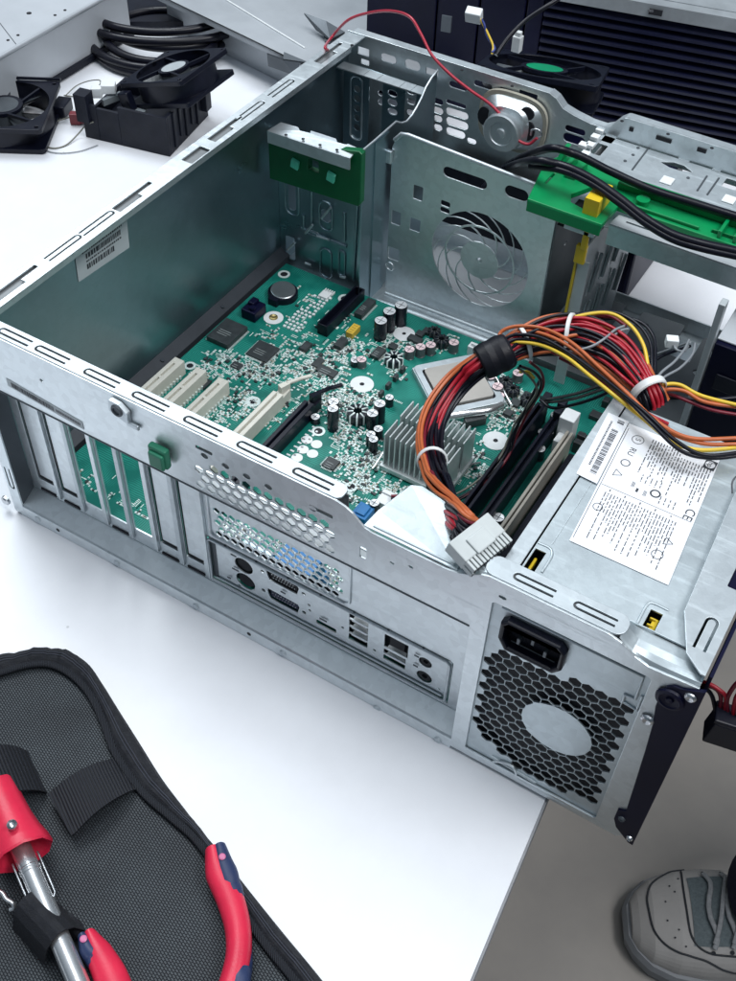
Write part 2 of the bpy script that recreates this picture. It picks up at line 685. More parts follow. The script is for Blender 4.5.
def text_into(mb, txt, size, o, a, b, mi=0, lift=.00025):
    cu = bpy.data.curves.new('lettering', 'FONT')
    cu.body = txt
    cu.size = size
    cu.align_x = 'CENTER'
    cu.align_y = 'CENTER'
    t = bpy.data.objects.new('lettering', cu)
    col.objects.link(t)
    dg = bpy.context.evaluated_depsgraph_get()
    me = bpy.data.meshes.new_from_object(t.evaluated_get(dg))
    bpy.data.objects.remove(t)
    a, b = V(a).normalized(), V(b).normalized()
    n = a.cross(b)
    M = Matrix((a, b, n)).transposed().to_4x4()
    M.translation = V(o) + n * lift
    me.transform(M)
    add_me(mb, me, mi)


W, D, H, REC = .446, .42, .168, .0134
X3, Y3, Z3 = V((1, 0, 0)), V((0, 1, 0)), V((0, 0, 1))
exec_parts = []

# ================================================================== the setting
fl = MB()
fl.poly([(-4, -4, -.64), (5, -4, -.64), (5, 6, -.64), (-4, 6, -.64)])
o = obj('floor', fl, FLOORM)
o['kind'] = 'structure'

# desk: top with a dark banded edge; its corner shows under the overhanging case
nt_ = DESKM.node_tree
bs_ = nt_.nodes['Principled BSDF']
tcd = N(nt_, 'ShaderNodeTexCoord')
v1 = N(nt_, 'ShaderNodeTexNoise', Scale=7., Detail=8., Roughness=.7)
v2 = N(nt_, 'ShaderNodeTexVoronoi', Scale=26.)
nt_.links.new(tcd.outputs['Object'], v1.inputs['Vector'])
nt_.links.new(tcd.outputs['Object'], v2.inputs['Vector'])
m1_ = N(nt_, 'ShaderNodeMapRange')
m1_.inputs[1].default_value, m1_.inputs[2].default_value, m1_.inputs[3].default_value, m1_.inputs[4].default_value = .35, .65, .93, 1.0
nt_.links.new(v1.outputs[0], m1_.inputs[0])
m2_ = N(nt_, 'ShaderNodeMapRange')
m2_.inputs[1].default_value, m2_.inputs[2].default_value, m2_.inputs[3].default_value, m2_.inputs[4].default_value = .018, .03, .72, 1.0
nt_.links.new(v2.outputs['Distance'], m2_.inputs[0])
mm_ = N(nt_, 'ShaderNodeMath', operation='MULTIPLY')
nt_.links.new(m1_.outputs[0], mm_.inputs[0])
nt_.links.new(m2_.outputs[0], mm_.inputs[1])
sv_ = N(nt_, 'ShaderNodeVectorMath', operation='SCALE')
sv_.inputs[0].default_value = (.83, .85, .89)
nt_.links.new(mm_.outputs[0], sv_.inputs['Scale'])
nt_.links.new(sv_.outputs[0], bs_.inputs['Base Color'])
desk = thing('desk', 'large white desk that carries the opened computer case', 'desk', (-.3, .3, -.64))
ea, eb = V((.3961, -.0032, 0)), V((.4055, -.1085, 0))
ed = (eb - ea).normalized()
p0, p1 = ea + ed * 1.6, ea - ed * 1.7
mb = MB()
mb.prism([(-1.5, p0.y, 0), (p0.x, p0.y, 0), (p1.x, p1.y, 0), (-1.5, p1.y, 0)], (0, 0, -.024))
obj('tabletop', mb, DESKM, desk, .0015)
mb = MB()
nrm = V((-ed.y, ed.x, 0)) * .0012
nrm = nrm if nrm.x > 0 else -nrm
mb.prism([p0 + V((0, 0, -.0018)) + nrm * .05, p1 + V((0, 0, -.0018)) + nrm * .05, p1 + V((0, 0, -.0225)) + nrm * .05, p0 + V((0, 0, -.0225)) + nrm * .05], nrm)
obj('edge_band', mb, DESKEDGE, desk)
for x, y in ((-1.4, -1.2), (.3, -1.2), (-1.4, 1.4), (.05, 1.4)):
    mb = MB().box(x, y, -.64, x + .05, y + .05, -.0241)
    obj('leg', mb, DESKEDGE, desk, .002)

# ================================================================== computer case
case = thing('computer_case', 'opened silver desktop computer case lying flat on the white desk, its cover off', 'computer case', (.22, .2, 0))
OUT = (X3, Z3)          # outline in x and z, facing the viewer
# --- rear wall: upper band, frame round the supply
outline = [(0, .1223), (.3349, .1223), (.3349, .003), (.438, .003), (.4447, .012), (.4447, .159), (.430, .1575), (.4213, .157), (.414, .1595), (.407, .1645), (.400, .1665),
           (.341, .1665), (.336, .1648), (.330, .1605), (.324, .1578), (.318, .157), (.2765, .157), (.2725, .158), (.269, .161), (.2655, .1645), (.261, .1668), (.256, .168), (0, .168)]
holes = [rrect(.3440, .009, .4245, .1500, .002)]
pit = .0069
hx = []
for r in range(4):
    for c in range(13):
        x = .1695 + c * pit + (r % 2) * pit / 2
        if x < .2545 and not (r == 3 and c == 0):
            hx.append((x, .1281 + r * pit * .866 - (x - .17) * 0))
holes += [hexa(x, z, .0032) for x, z in hx]
for k in range(6):
    x = .1745 + k * .0135
    if k in (0, 1, 2, 3, 5):
        holes.append(circ(x, .1535, .0024, 12, .0019))
holes.append(rrect(.1692, .1566, .1800, .1590, .0008))
holes.append(rrect(.2400, .1530, .2540, .1556, .0008))
holes.append(rrect(.2702, .1340, .2742, .1425, .0008))
holes.append(circ(.061, .1500, .0013, 10))
holes.append(rrect(.0185, .1535, .0265, .1580, .0020))
holes.append(circ(.289, .1415, .0013, 10, .0008))
holes.append(circ(.2995, .1455, .0013, 10, .0008))
holes.append(circ(.3485, .1560, .0020, 12, .0012))
plate('rear_panel', [outline] + holes, .0012, (0, 0, 0), *OUT, STEEL, case, .0002)
# bright ledge where the band folds back to the sunken part
mb = MB().box(.009, .0013, .1205, .3349, REC, .1215)
obj('panel_fold', mb, mat('matt_zinc_fold', (.54, .58, .60), .6), case)
mb = MB()
mb.tube([(.010, .0004, .1224), (.3345, .0004, .1224)], .0009, 8)
obj('band_shade_line', mb, GREYSHEET, case)  # dark line drawn in as the shade along the band's step
# --- sunken rear part with slot windows, vent and port window
loops = [rrect(.009, .0185, .3349, .1222)]
XS, PITCH = .0155, .02032
for k in range(7):
    x = XS + k * PITCH
    loops.append(rrect(x + .0005, .0310, x + .0155, .1195, .0003))
loops.append(rrect(.1556, .0205, .3242, .0630, .001))
vx = []
for r in range(5):
    for c in range(17):
        x = .1665 + c * .0054 + (r % 2) * .0027
        if x < .252 and .0715 + r * .0052 < .0990:
            loops.append(hexa(x, .0705 + r * .0052, .0027))
plate('slot_panel', loops, .0012, (0, REC, 0), *OUT, STEEL, case, .00015)
# raised frame round the vent and pressed border lines
mb = MB()
mb.tube([(.1605, REC - .0004, .1190), (.1605, REC - .0004, .0695), (.163, REC - .0004, .0668), (.254, REC - .0004, .0668), (.2575, REC - .0004, .070), (.2575, REC - .0004, .119)], (.0009), 8)
mb.tube([(.3312, REC - .0004, .1190), (.3312, REC - .0004, .0200)], .0008, 8)
obj('pressed_border', mb, STEEL, case)
# slot covers: closed windows get a plate with a dark gap at its left, every window a folded frame rib
for k in range(7):
    x = XS + k * PITCH
    mb = MB()
    mb.box(x + .0153, REC - .0012, .0225, x + .0186, REC - .0001, .1200)
    mb.box(x + .0188, REC - .0024, .0225, x + .0200, REC - .0001, .1200)
    obj('slot_rib', mb, STEEL_BRIGHT if k % 2 else STEEL, case, .0003)
    if k in (0, 1, 5, 6):
        mb = MB()
        mb.box(x + .0001, REC + .0016, .0235, x + .0165, REC + .0024, .1215)
        mb.box(x + .0024, REC + .0004, .0345, x + .0154, REC + .0016, .1200)
        mb.box(x + .0085, REC - .0002, .0375, x + .0148, REC + .0004, .1195)
        sc_ = obj('slot_cover', mb, STEEL, case, .0004)
        mb = MB()
        mb.prism([(x + .0006, REC + .0014, .0312), (x + .0022, REC + .0014, .0312), (x + .0022, REC + .0014, .1195), (x + .0006, REC + .0014, .1195)], (0, -.0002, 0))
        mb.prism([(x + .0022, REC + .0014, .0312), (x + .0150, REC + .0014, .0312), (x + .0150, REC + .0014, .0340), (x + .0022, REC + .0014, .0340)], (0, -.0002, 0))
        obj('cover_gap', mb, DARK, sc_)
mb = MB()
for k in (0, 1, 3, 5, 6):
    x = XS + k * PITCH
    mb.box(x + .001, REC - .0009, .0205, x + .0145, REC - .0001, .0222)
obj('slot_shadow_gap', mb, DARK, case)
# --- shelf and lip along the bottom
mb = MB()
pr_ = [(0, 0.000, 0), (0, 0, .0105), (0, .0010, .0117), (0, REC - .0003, .0183), (0, REC + .004, .0183), (0, REC + .004, .0165), (0, .003, .0110), (0, .003, 0)]
mb.prism([V((.0055, y, z)) for _, y, z in pr_], (.3295, 0, 0))
obj('bottom_lip', mb, STEEL, case, .0005)
for px, py in ((38, 519), (117, 563), (196, 606), (283, 653), (377, 708), (438, 740)):
    q = I(px, py, 'y', 0)
    mb = MB().cyl((q.x, .0004, q.z), (q.x, -.0009, q.z), .0028, .0020, 16)
    mb.cyl((q.x, -.0004, q.z), (q.x, -.0008, q.z), .0008, .0006, 8)
    obj('rivet', mb, STEEL_BRIGHT, case)
mb = MB()
for px, py in ((58, 530), (249, 634)):
    q = I(px, py, 'y', 0)
    mb.cyl((q.x, .0002, q.z), (q.x, -.00015, q.z), .0015, n=12)
obj('lip_hole', mb, DARK, case)
# --- left return of the rear wall
me_l = [rrect(0.0, 0.002, .0090, .1222, .0015)]
plate('corner_return', me_l + [ucut(.0046, .036, .020, .0050, 90)], .0012, (0, -.0002, 0), *OUT, STEEL, case, .0002)
mb = MB().box(.0078, .0014, .002, .0090, REC - .0003, .1204)
obj('return_fold', mb, GREYSHEET, case)
q = I(5, 497, 'y', 0)
mb = MB().lathe((q.x + .001, 0, q.z - .002), (0, -1, 0), [(0, .0036), (.0018, .0034), (.0026, .0022), (.0028, 0)], 20)
obj('corner_screw', mb, SCREW, case)
# --- side walls
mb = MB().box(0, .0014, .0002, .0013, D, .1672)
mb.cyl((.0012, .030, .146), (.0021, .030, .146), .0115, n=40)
obj('side_wall', mb, STEEL_SHADED, case, .0003)
mb = MB()
mb.poly([(.0014, .0150, .027), (.0014, .318, .027), (.0095, .318, .0215), (.0095, .0150, .0215)])
mb.poly([(.0095, .0150, .0215), (.0095, .318, .0215), (.0095, .318, .0135), (.0095, .0150, .0135)])
for y in (.085, .155, .23):
    mb.cyl((.0056, y, .0236), (.0061, y, .0250), .0016, n=12)
obj('wall_ledge', mb, mat('dark_ledge', (.035, .042, .052), .5, .2), case)
# folded top rails with spring tongues
cuts = []
for u0, v0, u1, v1 in ((0, 336, 20, 346), (36, 350, 65, 362), (86, 373, 115, 385), (134, 396, 165, 408), (186, 420, 218, 433), (239, 446, 271, 460), (294, 473, 329, 487)):
    q = Z((u0 + u1) / 2, (v0 + v1) / 2, .168)
    cuts.append(ucut(q.x, .0058, .023, .0052))
plate('rear_rail', [rrect(.0162, .0010, .2575, .0113, .004)] + cuts, .0011, (0, 0, .1687), X3, Y3, STEEL_BRIGHT, case, .0002)
cuts = []
for u, v in ((62, 247), (95, 222), (250, 110), (281, 88)):
    q = Z(u, v, .168)
    cuts.append(ucut(.0072, q.y, .030, .0052, -90))
for u, v in ((8, 287), (127, 200), (221, 132), (323, 55)):
    q = Z(u, v, .168)
    cuts.append([(.0045, q.y - .013), (.0115, q.y - .013), (.0115, q.y + .009), (.0075, q.y + .009), (.0075, q.y + .024), (.0045, q.y + .024)])
q = Z(197, 156, .168)
cuts.append(rrect(.0060, q.y - .010, .0148, q.y + .011, .0008))
plate('side_rail', [rrect(0, .0, .0158, .424, .0015)] + cuts, .0011, (0, 0, .1685), X3, Y3, STEEL, case, .0002)
mb = MB().box(.0147, .013, .1640, .0157, .40, .1673)
obj('rail_lip', mb, STEEL, case)
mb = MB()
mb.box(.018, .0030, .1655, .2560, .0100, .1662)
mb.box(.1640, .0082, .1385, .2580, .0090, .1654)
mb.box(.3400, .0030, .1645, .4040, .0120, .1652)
obj('rail_shade_strip', mb, CAGE, case)  # dark strips added under the rail cutouts so the slits look shaded
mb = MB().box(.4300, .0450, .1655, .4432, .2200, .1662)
obj('rail_shade_strip', mb, NAVY, case)  # navy strip added so the right rail's openings look dark
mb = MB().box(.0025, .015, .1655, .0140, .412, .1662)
obj('rail_shade_strip', mb, CAGE, case)  # another added dark strip, beneath the left rail's slits
# raised flap in the notch
me = MB()
fa = [V((.2715, .0012, .1575)), V((.3235, .0012, .1575)), V((.3195, .0250, .1600)), V((.3120, .0310, .1605)), V((.2840, .0370, .1600)), V((.2790, .0350, .1598)), V((.2735, .0120, .1590))]
me.prism(fa, (0, 0, .0010))
me.tube([V((.2790, .0346, .1602)), V((.2735, .0120, .1594)), V((.2720, .0020, .1580))], .0008, 8)
me.tube([V((.2840, .0368, .1604)), V((.3120, .0308, .1609)), V((.3192, .0250, .1604)), V((.3232, .0020, .1580))], .0008, 8)
me.tube([V((.2760, .0030, .1588)), V((.3210, .0030, .1588))], .0007, 6)
obj('folded_flap', me, PSUSTEEL, case, .0004)
# rail above the supply
plate('supply_rail', [rrect(.336, .0012, .4065, .0135, .0050), ucut(.3600, .0068, .0210, .0048), ucut(.3905, .0068, .0210, .0048)], .0011, (0, 0, .1672), X3, Y3, STEEL_BRIGHT, case, .0002)
mb = MB()
co = spline([(.4050, 0, .1660), (.4095, 0, .1625), (.4150, 0, .1592), (.4213, 0, .1571), (.4300, 0, .1574), (.4445, 0, .1590)], 6)
rows_ = []
for p in co:
    top_ = max(p.z + .0006, .1612)
    rows_.append([V((p.x, .0012, p.z)), V((p.x, .0024, p.z + (top_ - p.z) * .45)), V((p.x, .0052, p.z + (top_ - p.z) * .85)), V((p.x, .0090, top_)), V((p.x, .0165, .1612))])
for a, b in zip(rows_[:-1], rows_[1:]):
    for k in range(4):
        mb.poly([a[k], b[k], b[k + 1], a[k + 1]], 0, True)
obj('corner_fold', mb, PSUSTEEL, case)
mb = MB()
co = spline([(.3215, 0, .1572), (.3270, 0, .1590), (.3310, 0, .1618), (.3350, 0, .1645), (.3400, 0, .1662), (.3450, 0, .1668)], 5)
rows_ = [[V((p.x, .0012, p.z - .0006)), V((p.x, .0022, p.z + .0001)), V((p.x, .0050, p.z + .0004)), V((p.x, .0125, p.z + .0004))] for p in co]
for a, b in zip(rows_[:-1], rows_[1:]):
    for k in range(3):
        mb.poly([a[k], b[k], b[k + 1], a[k + 1]], 0, True)
obj('corner_fold', mb, PSUSTEEL, case)
# right top rail
rl = [[(.4205, .110), (.4245, .030), (.4335, .0085), (.4425, .0015), (.4447, .0015), (.4447, .425), (.4205, .425)]]
for v_, u_ in ((631, 703), (524, 733)):
    q = Z(u_, v_, .168)
    rl.append(ucut(.4375, q.y + .0, .020, .0062, -90))
rl.append(rrect(.4365, .054, .4430, .078, .0008))
rl.append(rrect(.4370, .150, .4430, .200, .0008))
plate('side_rail', rl, .0011, (0, 0, .1675), X3, Y3, STEEL_BRIGHT, case, .0002)
mb = MB().box(.4435, .0030, .004, .4446, D, .1664)
obj('side_wall', mb, STEEL_SHADED, case)
# black outer cover on the right, wrapping round the rear edge
mb = MB()
mb.prism([(.4462, .004, .0035), (.4462, D + .01, .0035), (.4462, D + .01, .1650), (.4462, .004, .1650)], (.0016, 0, 0))
sec = [(.4303, .1450), (.4316, .1510), (.4345, .1540), (.4385, .1548), (.4478, .1600), (.4478, .0045), (.4450, .0050), (.4360, .0140), (.4335, .0210), (.4335, .0315), (.4375, .0345), (.4362, .0600), (.4342, .0950), (.4325, .1200), (.4306, .1330)]
mb2 = plate_mesh([sec], .0022, (0, -.0012, 0), X3, Z3, .0004)
add_me(mb, mb2)
obj('black_side_cover', mb, NAVY, case)
for x, z, r, m in ((.4428, .1520, .0026, SCREW), (.4448, .0105, .0018, SCREW), (.4296, .1205, .0030, SCREW), (.4372, .0255, .0018, GREYSHEET)):
    mb = MB().lathe((x, -.0010, z), (0, -1, 0), [(0, r * 1.15), (.0009, r), (.0016, r * .7), (.0012, r * .35), (.0009, 0)], 20)
    obj('screw', mb, m, case)
mb = MB().lathe((.4352, -.0012, .1440), (0, -1, 0), [(0, .0070), (.0012, .0066), (.0016, .0050), (.0010, .0044), (.0006, .0020), (.0016, .0016), (.0018, 0)], 24)
obj('cover_boss', mb, NAVY, case)
# --- floor pan with a long pressed rib
mb = MB().box(.0014, .0145, .0080, .4430, D, .0100)
obj('floor_pan', mb, STEEL, case)
mb = MB()
mb.tube(spline([(.095, .3185, .0085), (.13, .3205, .0092), (.20, .3225, .0092), (.232, .326, .0085)], 8), (.0042), 12)
mb.tube(spline([(.095, .331, .0100), (.232, .334, .0100)], 4), .0022, 10)
obj('floor_rib', mb, STEEL_BRIGHT, case)
# --- far wall
prof = [(.0, .006), (.446, .006), (.446, .1690), (.2365, .1690), (.2345, .1685), (.2300, .1650), (.2255, .1590), (.2200, .1562), (.2100, .1562), (.1960, .1585), (.1870, .1610), (.1805, .1670), (.1745, .1695), (.0, .1695)]
hl = [rrect(.2420, .0236, .3600, .1440, .001)]


def far(u, v):
    q = I(u, v, 'y', D)
    return q.x, q.z


def farslot(u0, v0, u1, v1, h, r=None):
    """rounded slot between two measured ends"""
    a, b = far(u0, v0), far(u1, v1)
    zc = (a[1] + b[1]) / 2
    return rrect(min(a[0], b[0]), zc - h / 2, max(a[0], b[0]), zc + h / 2, h / 2 * .95 if r is None else r, 5)


for u0, v0, u1, v1, h in ((427, 98, 443, 103, .0050), (427, 107, 443, 112, .0052), (446, 110, 468, 117, .0058), (446, 120, 468, 127, .0065), (446, 130, 465, 136, .0060), (446, 101, 466, 107, .0035),
                          (434, 117, 442, 120, .0050), (434, 126, 442, 129, .0050), (467, 139, 476, 143, .0042), (388, 92, 397, 95, .0045), (388, 101, 397, 104, .0050), (388, 110, 397, 113, .0045),
                          (407, 90, 415, 93, .0045), (407, 100, 415, 103, .0045), (407, 111, 415, 114, .0045), (378, 92, 383, 94, .0045), (378, 101, 383, 103, .0045)):
    hl.append(farslot(u0, v0, u1, v1, h))
for u0, v0, u1, v1, h in ((358, 50, 369, 53, .0062), (361, 61, 369, 63, .004), (381, 56, 396, 61, .0062), (405, 62, 420, 68, .0075), (426, 70, 438, 74, .005), (449, 83, 467, 89, .0050), (474, 82, 492, 88, .0046), (499, 89, 514, 94, .0045), (519, 92, 537, 99, .0052), (565, 127, 585, 134, .0050), (563, 136, 585, 143, .0070)):
    hl.append(farslot(u0, v0, u1, v1, h, .0006 if u0 in (358, 361, 519, 426) else None))
plate('front_wall', [prof] + hl, .0012, (0, D, 0), *OUT, STEEL, case, .0002)
mb = MB()
mb.box(.004, D + .0013, .1675, .1745, D + .0085, .1690)
mb.box(.2365, D + .0013, .1675, .446, D + .0085, .1690)
ring = [(x, z) for x, z in prof[3:-1]]
for (xa, za), (xb, zb) in zip(ring[:-1], ring[1:]):
    mb.prism([(xa, D + .0013, za), (xb, D + .0013, zb), (xb, D + .0085, zb), (xa, D + .0085, za)], (0, 0, -.0012))
obj('front_rail', mb, STEEL_BRIGHT, case)
mb = MB()
for u, v in ((352, 45), (462, 70), (512, 86), (622, 121), (668, 134), (712, 148)):
    q = Z(u, v, .1692)
    mb.cyl((q.x, q.y, .1691), (q.x, q.y, .1695), .0013, n=10)
obj('rail_hole', mb, DARK, case)
# inner screen standing just inside the far wall
ip = [(.003, .010), (.083, .010), (.083, .1480), (.027, .1490), (.003, .1490)]
ih = [rrect(.0270, .060, .0395, .1440, .001), rrect(.0600, .095, .0700, .1440, .001)]
for k in range(5):
    q = I(357, 89 + k * 9.6, 'y', .41)
    ih.append(circ(q.x, q.z, .0032, 14, .0030))
for u, v in ((392.5, 93.5), (392.5, 102.5), (392.5, 111.5)):
    q = I(u, v, 'y', .41)
    ih.append(circ(q.x, q.z, .0046, 16, .0032))
plate('inner_screen', [ip] + ih, .0010, (0, .41, 0), *OUT, STEEL_SHADED, case, .00015)
mb = MB()
for x0, x1 in ((.003, .0272), (.0276, .0395), (.0399, .0598), (.0602, .0698), (.0702, .084)):
    mb.box(x0, .3995, .1478, x1, .4100, .1488)
obj('screen_lip', mb, STEEL_BRIGHT, case)
mb = MB()
q0, q1 = I(357, 81, 'y', .4096), I(357, 135, 'y', .4096)
mb.tube([(q0.x + .0055 * math.cos(t), .4092, (q0.z if math.sin(t) > 0 else q1.z) + .004 * math.sin(t)) for t in [2 * math.pi * k / 24 for k in range(24)]], .0009, 6, closed=True)
obj('screen_boss', mb, STEEL, case)
# --- plate running back from the corner with a swept top edge
sp = [(.302, .010), (.4095, .010), (.4095, .1660), (.4000, .1640), (.3915, .1600), (.3860, .1545), (.3795, .1500), (.3720, .1462), (.3640, .1450), (.3560, .1475), (.3480, .1525), (.3180, .1520), (.302, .1522)]
plate('bay_side_plate', [sp], .0010, (.0870, 0, 0), Y3, Z3, STEEL_SHADED, case, .0002)
mb = MB()
mb.tube([(.0872, y, z + .0003) for y, z in sp[2:]], .0008, 6)
obj('swept_edge', mb, STEEL_BRIGHT, case)
# --- bay back wall facing the viewer, with pressed pills and cut-outs
YA = .3170


def A_(u, v):
    q = I(u, v, 'y', YA)
    return q.x, q.z


ah = []
for u0, v0, u1, v1 in ((321, 208, 331, 224),):
    a, b = A_(u0, v0), A_(u1, v1)
    ah.append(rrect(a[0], b[1], b[0], a[1], .0035))
for u, v, w, h in ((292, 196, .011, .030), ):
    x, z = A_(u, v)
    ah.append(rrect(x - w / 2 + .002, z - h / 2 + .002, x + w / 2 - .002, z + h / 2 - .002, .003))
x, z = A_(291, 247)
ah.append(rrect(x - .005, z - .012, x + .004, z + .010, .002))
x, z = A_(323, 237)
ah.append(rrect(x - .016, z - .0025, x - .004, z + .0025, .001))
plate('bay_back_wall', [rrect(.0015, .0100, .0864, .1340)] + ah, .0010, (0, YA, 0), *OUT, STEEL_SHADED, case, .0002)
mb = MB()
for u, v, w, h in ((326, 263, .0105, .028), (342, 263, .006, .024), (292, 196, .013, .034), (326, 216, .012, .026)):
    x, z = A_(u, v)
    pts = rrect(x - w / 2, z - h / 2, x + w / 2, z + h / 2, w / 2 * .95, 6)
    mb.tube([(a, YA - .0004, b) for a, b in pts], .0010, 6, closed=True)
for u0, v0, u1, v1 in ((302, 228, 347, 246), (312, 190, 312, 224), (345, 212, 345, 240), (304, 214, 304, 230), (360, 160, 354, 280)):
    a, b = A_(u0, v0), A_(u1, v1)
    mb.tube([(a[0], YA - .0006, a[1]), (b[0], YA - .0006, b[1])], .0013, 6)
obj('pressed_rib', mb, STEEL_SHADED, case)
mb = MB()
for u, v, du, dv in ((309, 229, 6, -7), (291, 246, 6, -6), (326, 213, 8, -9), (323, 238, 10, 3), (308, 264, 5, 2), (343, 277, 5, 1), (269, 263, 9, -8), (280, 262, 5, -5)):
    a = I(u - du * .6, v - dv * .6, 'y', YA - .003)
    b = I(u + du * .6, v + dv * .6, 'y', YA - .003)
    mb.tube([a, b], (.0011), 6)
obj('bent_tab', mb, STEEL_BRIGHT, case)
# --- green drive lock with its steel strap, on the bay back wall
gp = [(.0075, .1035), (.0868, .1080), (.0885, .1110), (.0885, .1515), (.0862, .1530), (.0075, .1350)]
plate('green_drive_lock', [gp, rrect(.043, .1235, .0520, .1330, .001)], .0060, (0, .2975, 0), *OUT, GREENDK, case, .0006)
mb = MB()
for u, v in ((295, 164), (331, 177)):
    q = I(u, v, 'y', .296)
    mb.obox(q, (.0034, 0, -.0008), (0, .0012, .0006), (.0006, 0, .0032))
obj('lock_clip', mb, MINT, case, .0006)
mb = MB()
tt = [V((.0065, .2945, .1440)), V((.0730, .2935, .1455))]
top = [Z(268, 130, .149), Z(281, 122, .150), Z(298, 127, .150), Z(300, 130.5, .150), Z(310, 133, .150), Z(311, 130.5, .150), Z(336, 138.5, .150), Z(337, 142, .150), Z(346, 144.5, .150), Z(348, 143.5, .150), Z(358, 148, .150), Z(350.5, 157.5, .149)]
mb.prism(top, (0, 0, -.0012))
f0, f1 = Z(268, 130, .149), Z(350.5, 157.5, .149)
mb.prism([f0, f1, f1 + V((0, 0, -.0095)), f0 + V((0, 0, -.0095))], (0, -.0012, 0))
for t in (.22, .45, .68, .9):
    p = f0.lerp(f1, t) + V((0, .006, .0))
obj('lock_strap', mb, STEEL_BRIGHT, case, .0003)
mb = MB()
for u, v in ((286, 135), (303, 139), (320, 145), (337, 150)):
    q = Z(u, v, .1502)
    mb.cyl(q, q + V((0, 0, .0004)), .0012, n=10)
obj('strap_hole', mb, DARK, case)
# --- fan wall with a curved wire-cut grille
YB = .3380


def B_(u, v):
    q = I(u, v, 'y', YB)
    return q.x, q.z


bo = [(.0905, .0100), (.2250, .0100), (.2250, .1470), (.1040, .1525), (.0985, .1515), (.0930, .1450), (.0905, .1380)]
bh = []
for u, v, w, h in ((395, 185, .007, .010), (418, 193, .008, .012), (396, 218, .008, .012), (415, 225, .009, .011), (393.5, 254, .010, .011)):
    x, z = B_(u, v)
    if (u, v) != (395, 185):
        bh.append(rrect(x - w / 2, z - h / 2, x + w / 2, z + h / 2, .0008))
a, b = B_(443, 172), B_(487, 184)
bh.append(rrect(a[0], (a[1] + b[1]) / 2 - .0042, b[0], (a[1] + b[1]) / 2 + .0042, .004))
a, b = B_(505, 188), B_(528, 199)
bh.append(rrect(a[0], (a[1] + b[1]) / 2 - .0046, b[0], (a[1] + b[1]) / 2 + .0046, .0045))
x, z = B_(445, 207)
bh.append(rrect(x - .004, z + .0005, x + .004, z + .005, .0015))
bh.append(rrect(x - .004, z - .005, x + .004, z - .0008, .0015))
FX, FZ, FR = .1705, .0690, .0415
# curved openings between arms: inner and outer rows
rows = [(.0160, .0283, 9, 30), (.0297, .0408, 14, 34)]
for (r0, r1, n, tw) in rows:
    for k in range(n):
        g = 3.2 / 2
        pts = []
        a0 = 360 / n * k
        for s in range(5):
            r = r0 + (r1 - r0) * s / 4
            t = a0 + tw * s / 4 + math.degrees(.0007 / r)
            pts.append((FX + r * math.cos(R_(t)), FZ + r * math.sin(R_(t))))
        for s in range(1, 5):
            t = a0 + tw + (360 / n) * s / 4 - math.degrees(.0007 / r1) * (1 if s == 4 else 0)
            pts.append((FX + r1 * math.cos(R_(t)), FZ + r1 * math.sin(R_(t))))
        for s in range(3, -1, -1):
            r = r0 + (r1 - r0) * s / 4
            t = a0 + 360 / n + tw * s / 4 - math.degrees(.0007 / r)
            pts.append((FX + r * math.cos(R_(t)), FZ + r * math.sin(R_(t))))
        for s in range(3, 0, -1):
            t = a0 + (360 / n) * s / 4
            pts.append((FX + r0 * math.cos(R_(t)), FZ + r0 * math.sin(R_(t))))
        bh.append(pts)
plate('fan_wall', [bo] + bh, .0011, (0, YB, 0), *OUT, STEEL, case, .0002)
mb = MB()
mb.cyl((FX, YB, FZ), (FX, YB - .0014, FZ), .0026, .0014, 14)
q = B_(390, 262)
mb.tube([(q[0] + .0035 * math.cos(t), YB - .0003, q[1] - .004 + .0035 * math.sin(t)) for t in [2 * math.pi * k / 16 for k in range(16)]], .0007, 6, closed=True)
obj('grille_boss', mb, STEEL, case)
mb = MB().box(.100, .3420, .0102, .225, .4120, .0108)
obj('added_pale_sheet', mb, PANELWHITE, case)  # pale sheet added so the floor behind the grille looks lit
mb = MB().box(.098, .4060, .0400, .224, .4090, .1000)
obj('added_dark_baffle', mb, BLACKMATT, case)  # black plate added so the upper grille openings look dark
mb = MB()
mb.tube([(x, YB - .0012, z + .0003) for x, z in bo[2:6]], (.0016), 8)
obj('fan_wall_fold', mb, STEEL_BRIGHT, case)
mb = MB()
a, b = B_(386, 147), B_(392, 162)
mb.box(a[0], YB - .004, b[1], a[0] + .0070, YB - .0003, a[1])
obj('fan_wall_tab', mb, STEEL, case, .001)
# bright spots of spot welds along the corner
mb = MB()
for u, v in ((378, 166), (377, 197), (376, 228), (375.5, 257), (375, 269)):
    q = I(u, v, 'y', .330)
    mb.box(q.x - .0008, q.y - .001, q.z - .0017, q.x + .0008, q.y + .001, q.z + .0017)
obj('corner_lug', mb, STEEL_BRIGHT, case)
mb = MB().box(.0860, .3180, .010, .0880, .3376, .150)
obj('corner_post', mb, STEEL_SHADED, case)
# --- dark duct plate at the end of the fan wall
dp = [(.3390, .012), (.4180, .012), (.4180, .150), (.3390, .1500)]
plate('duct_plate', [dp, circ(.366, .090, .0022, 12), rrect(.352, .118, .357, .142, .001)], .0010, (.2262, 0, 0), Y3, Z3, CAGE, case, .0002)
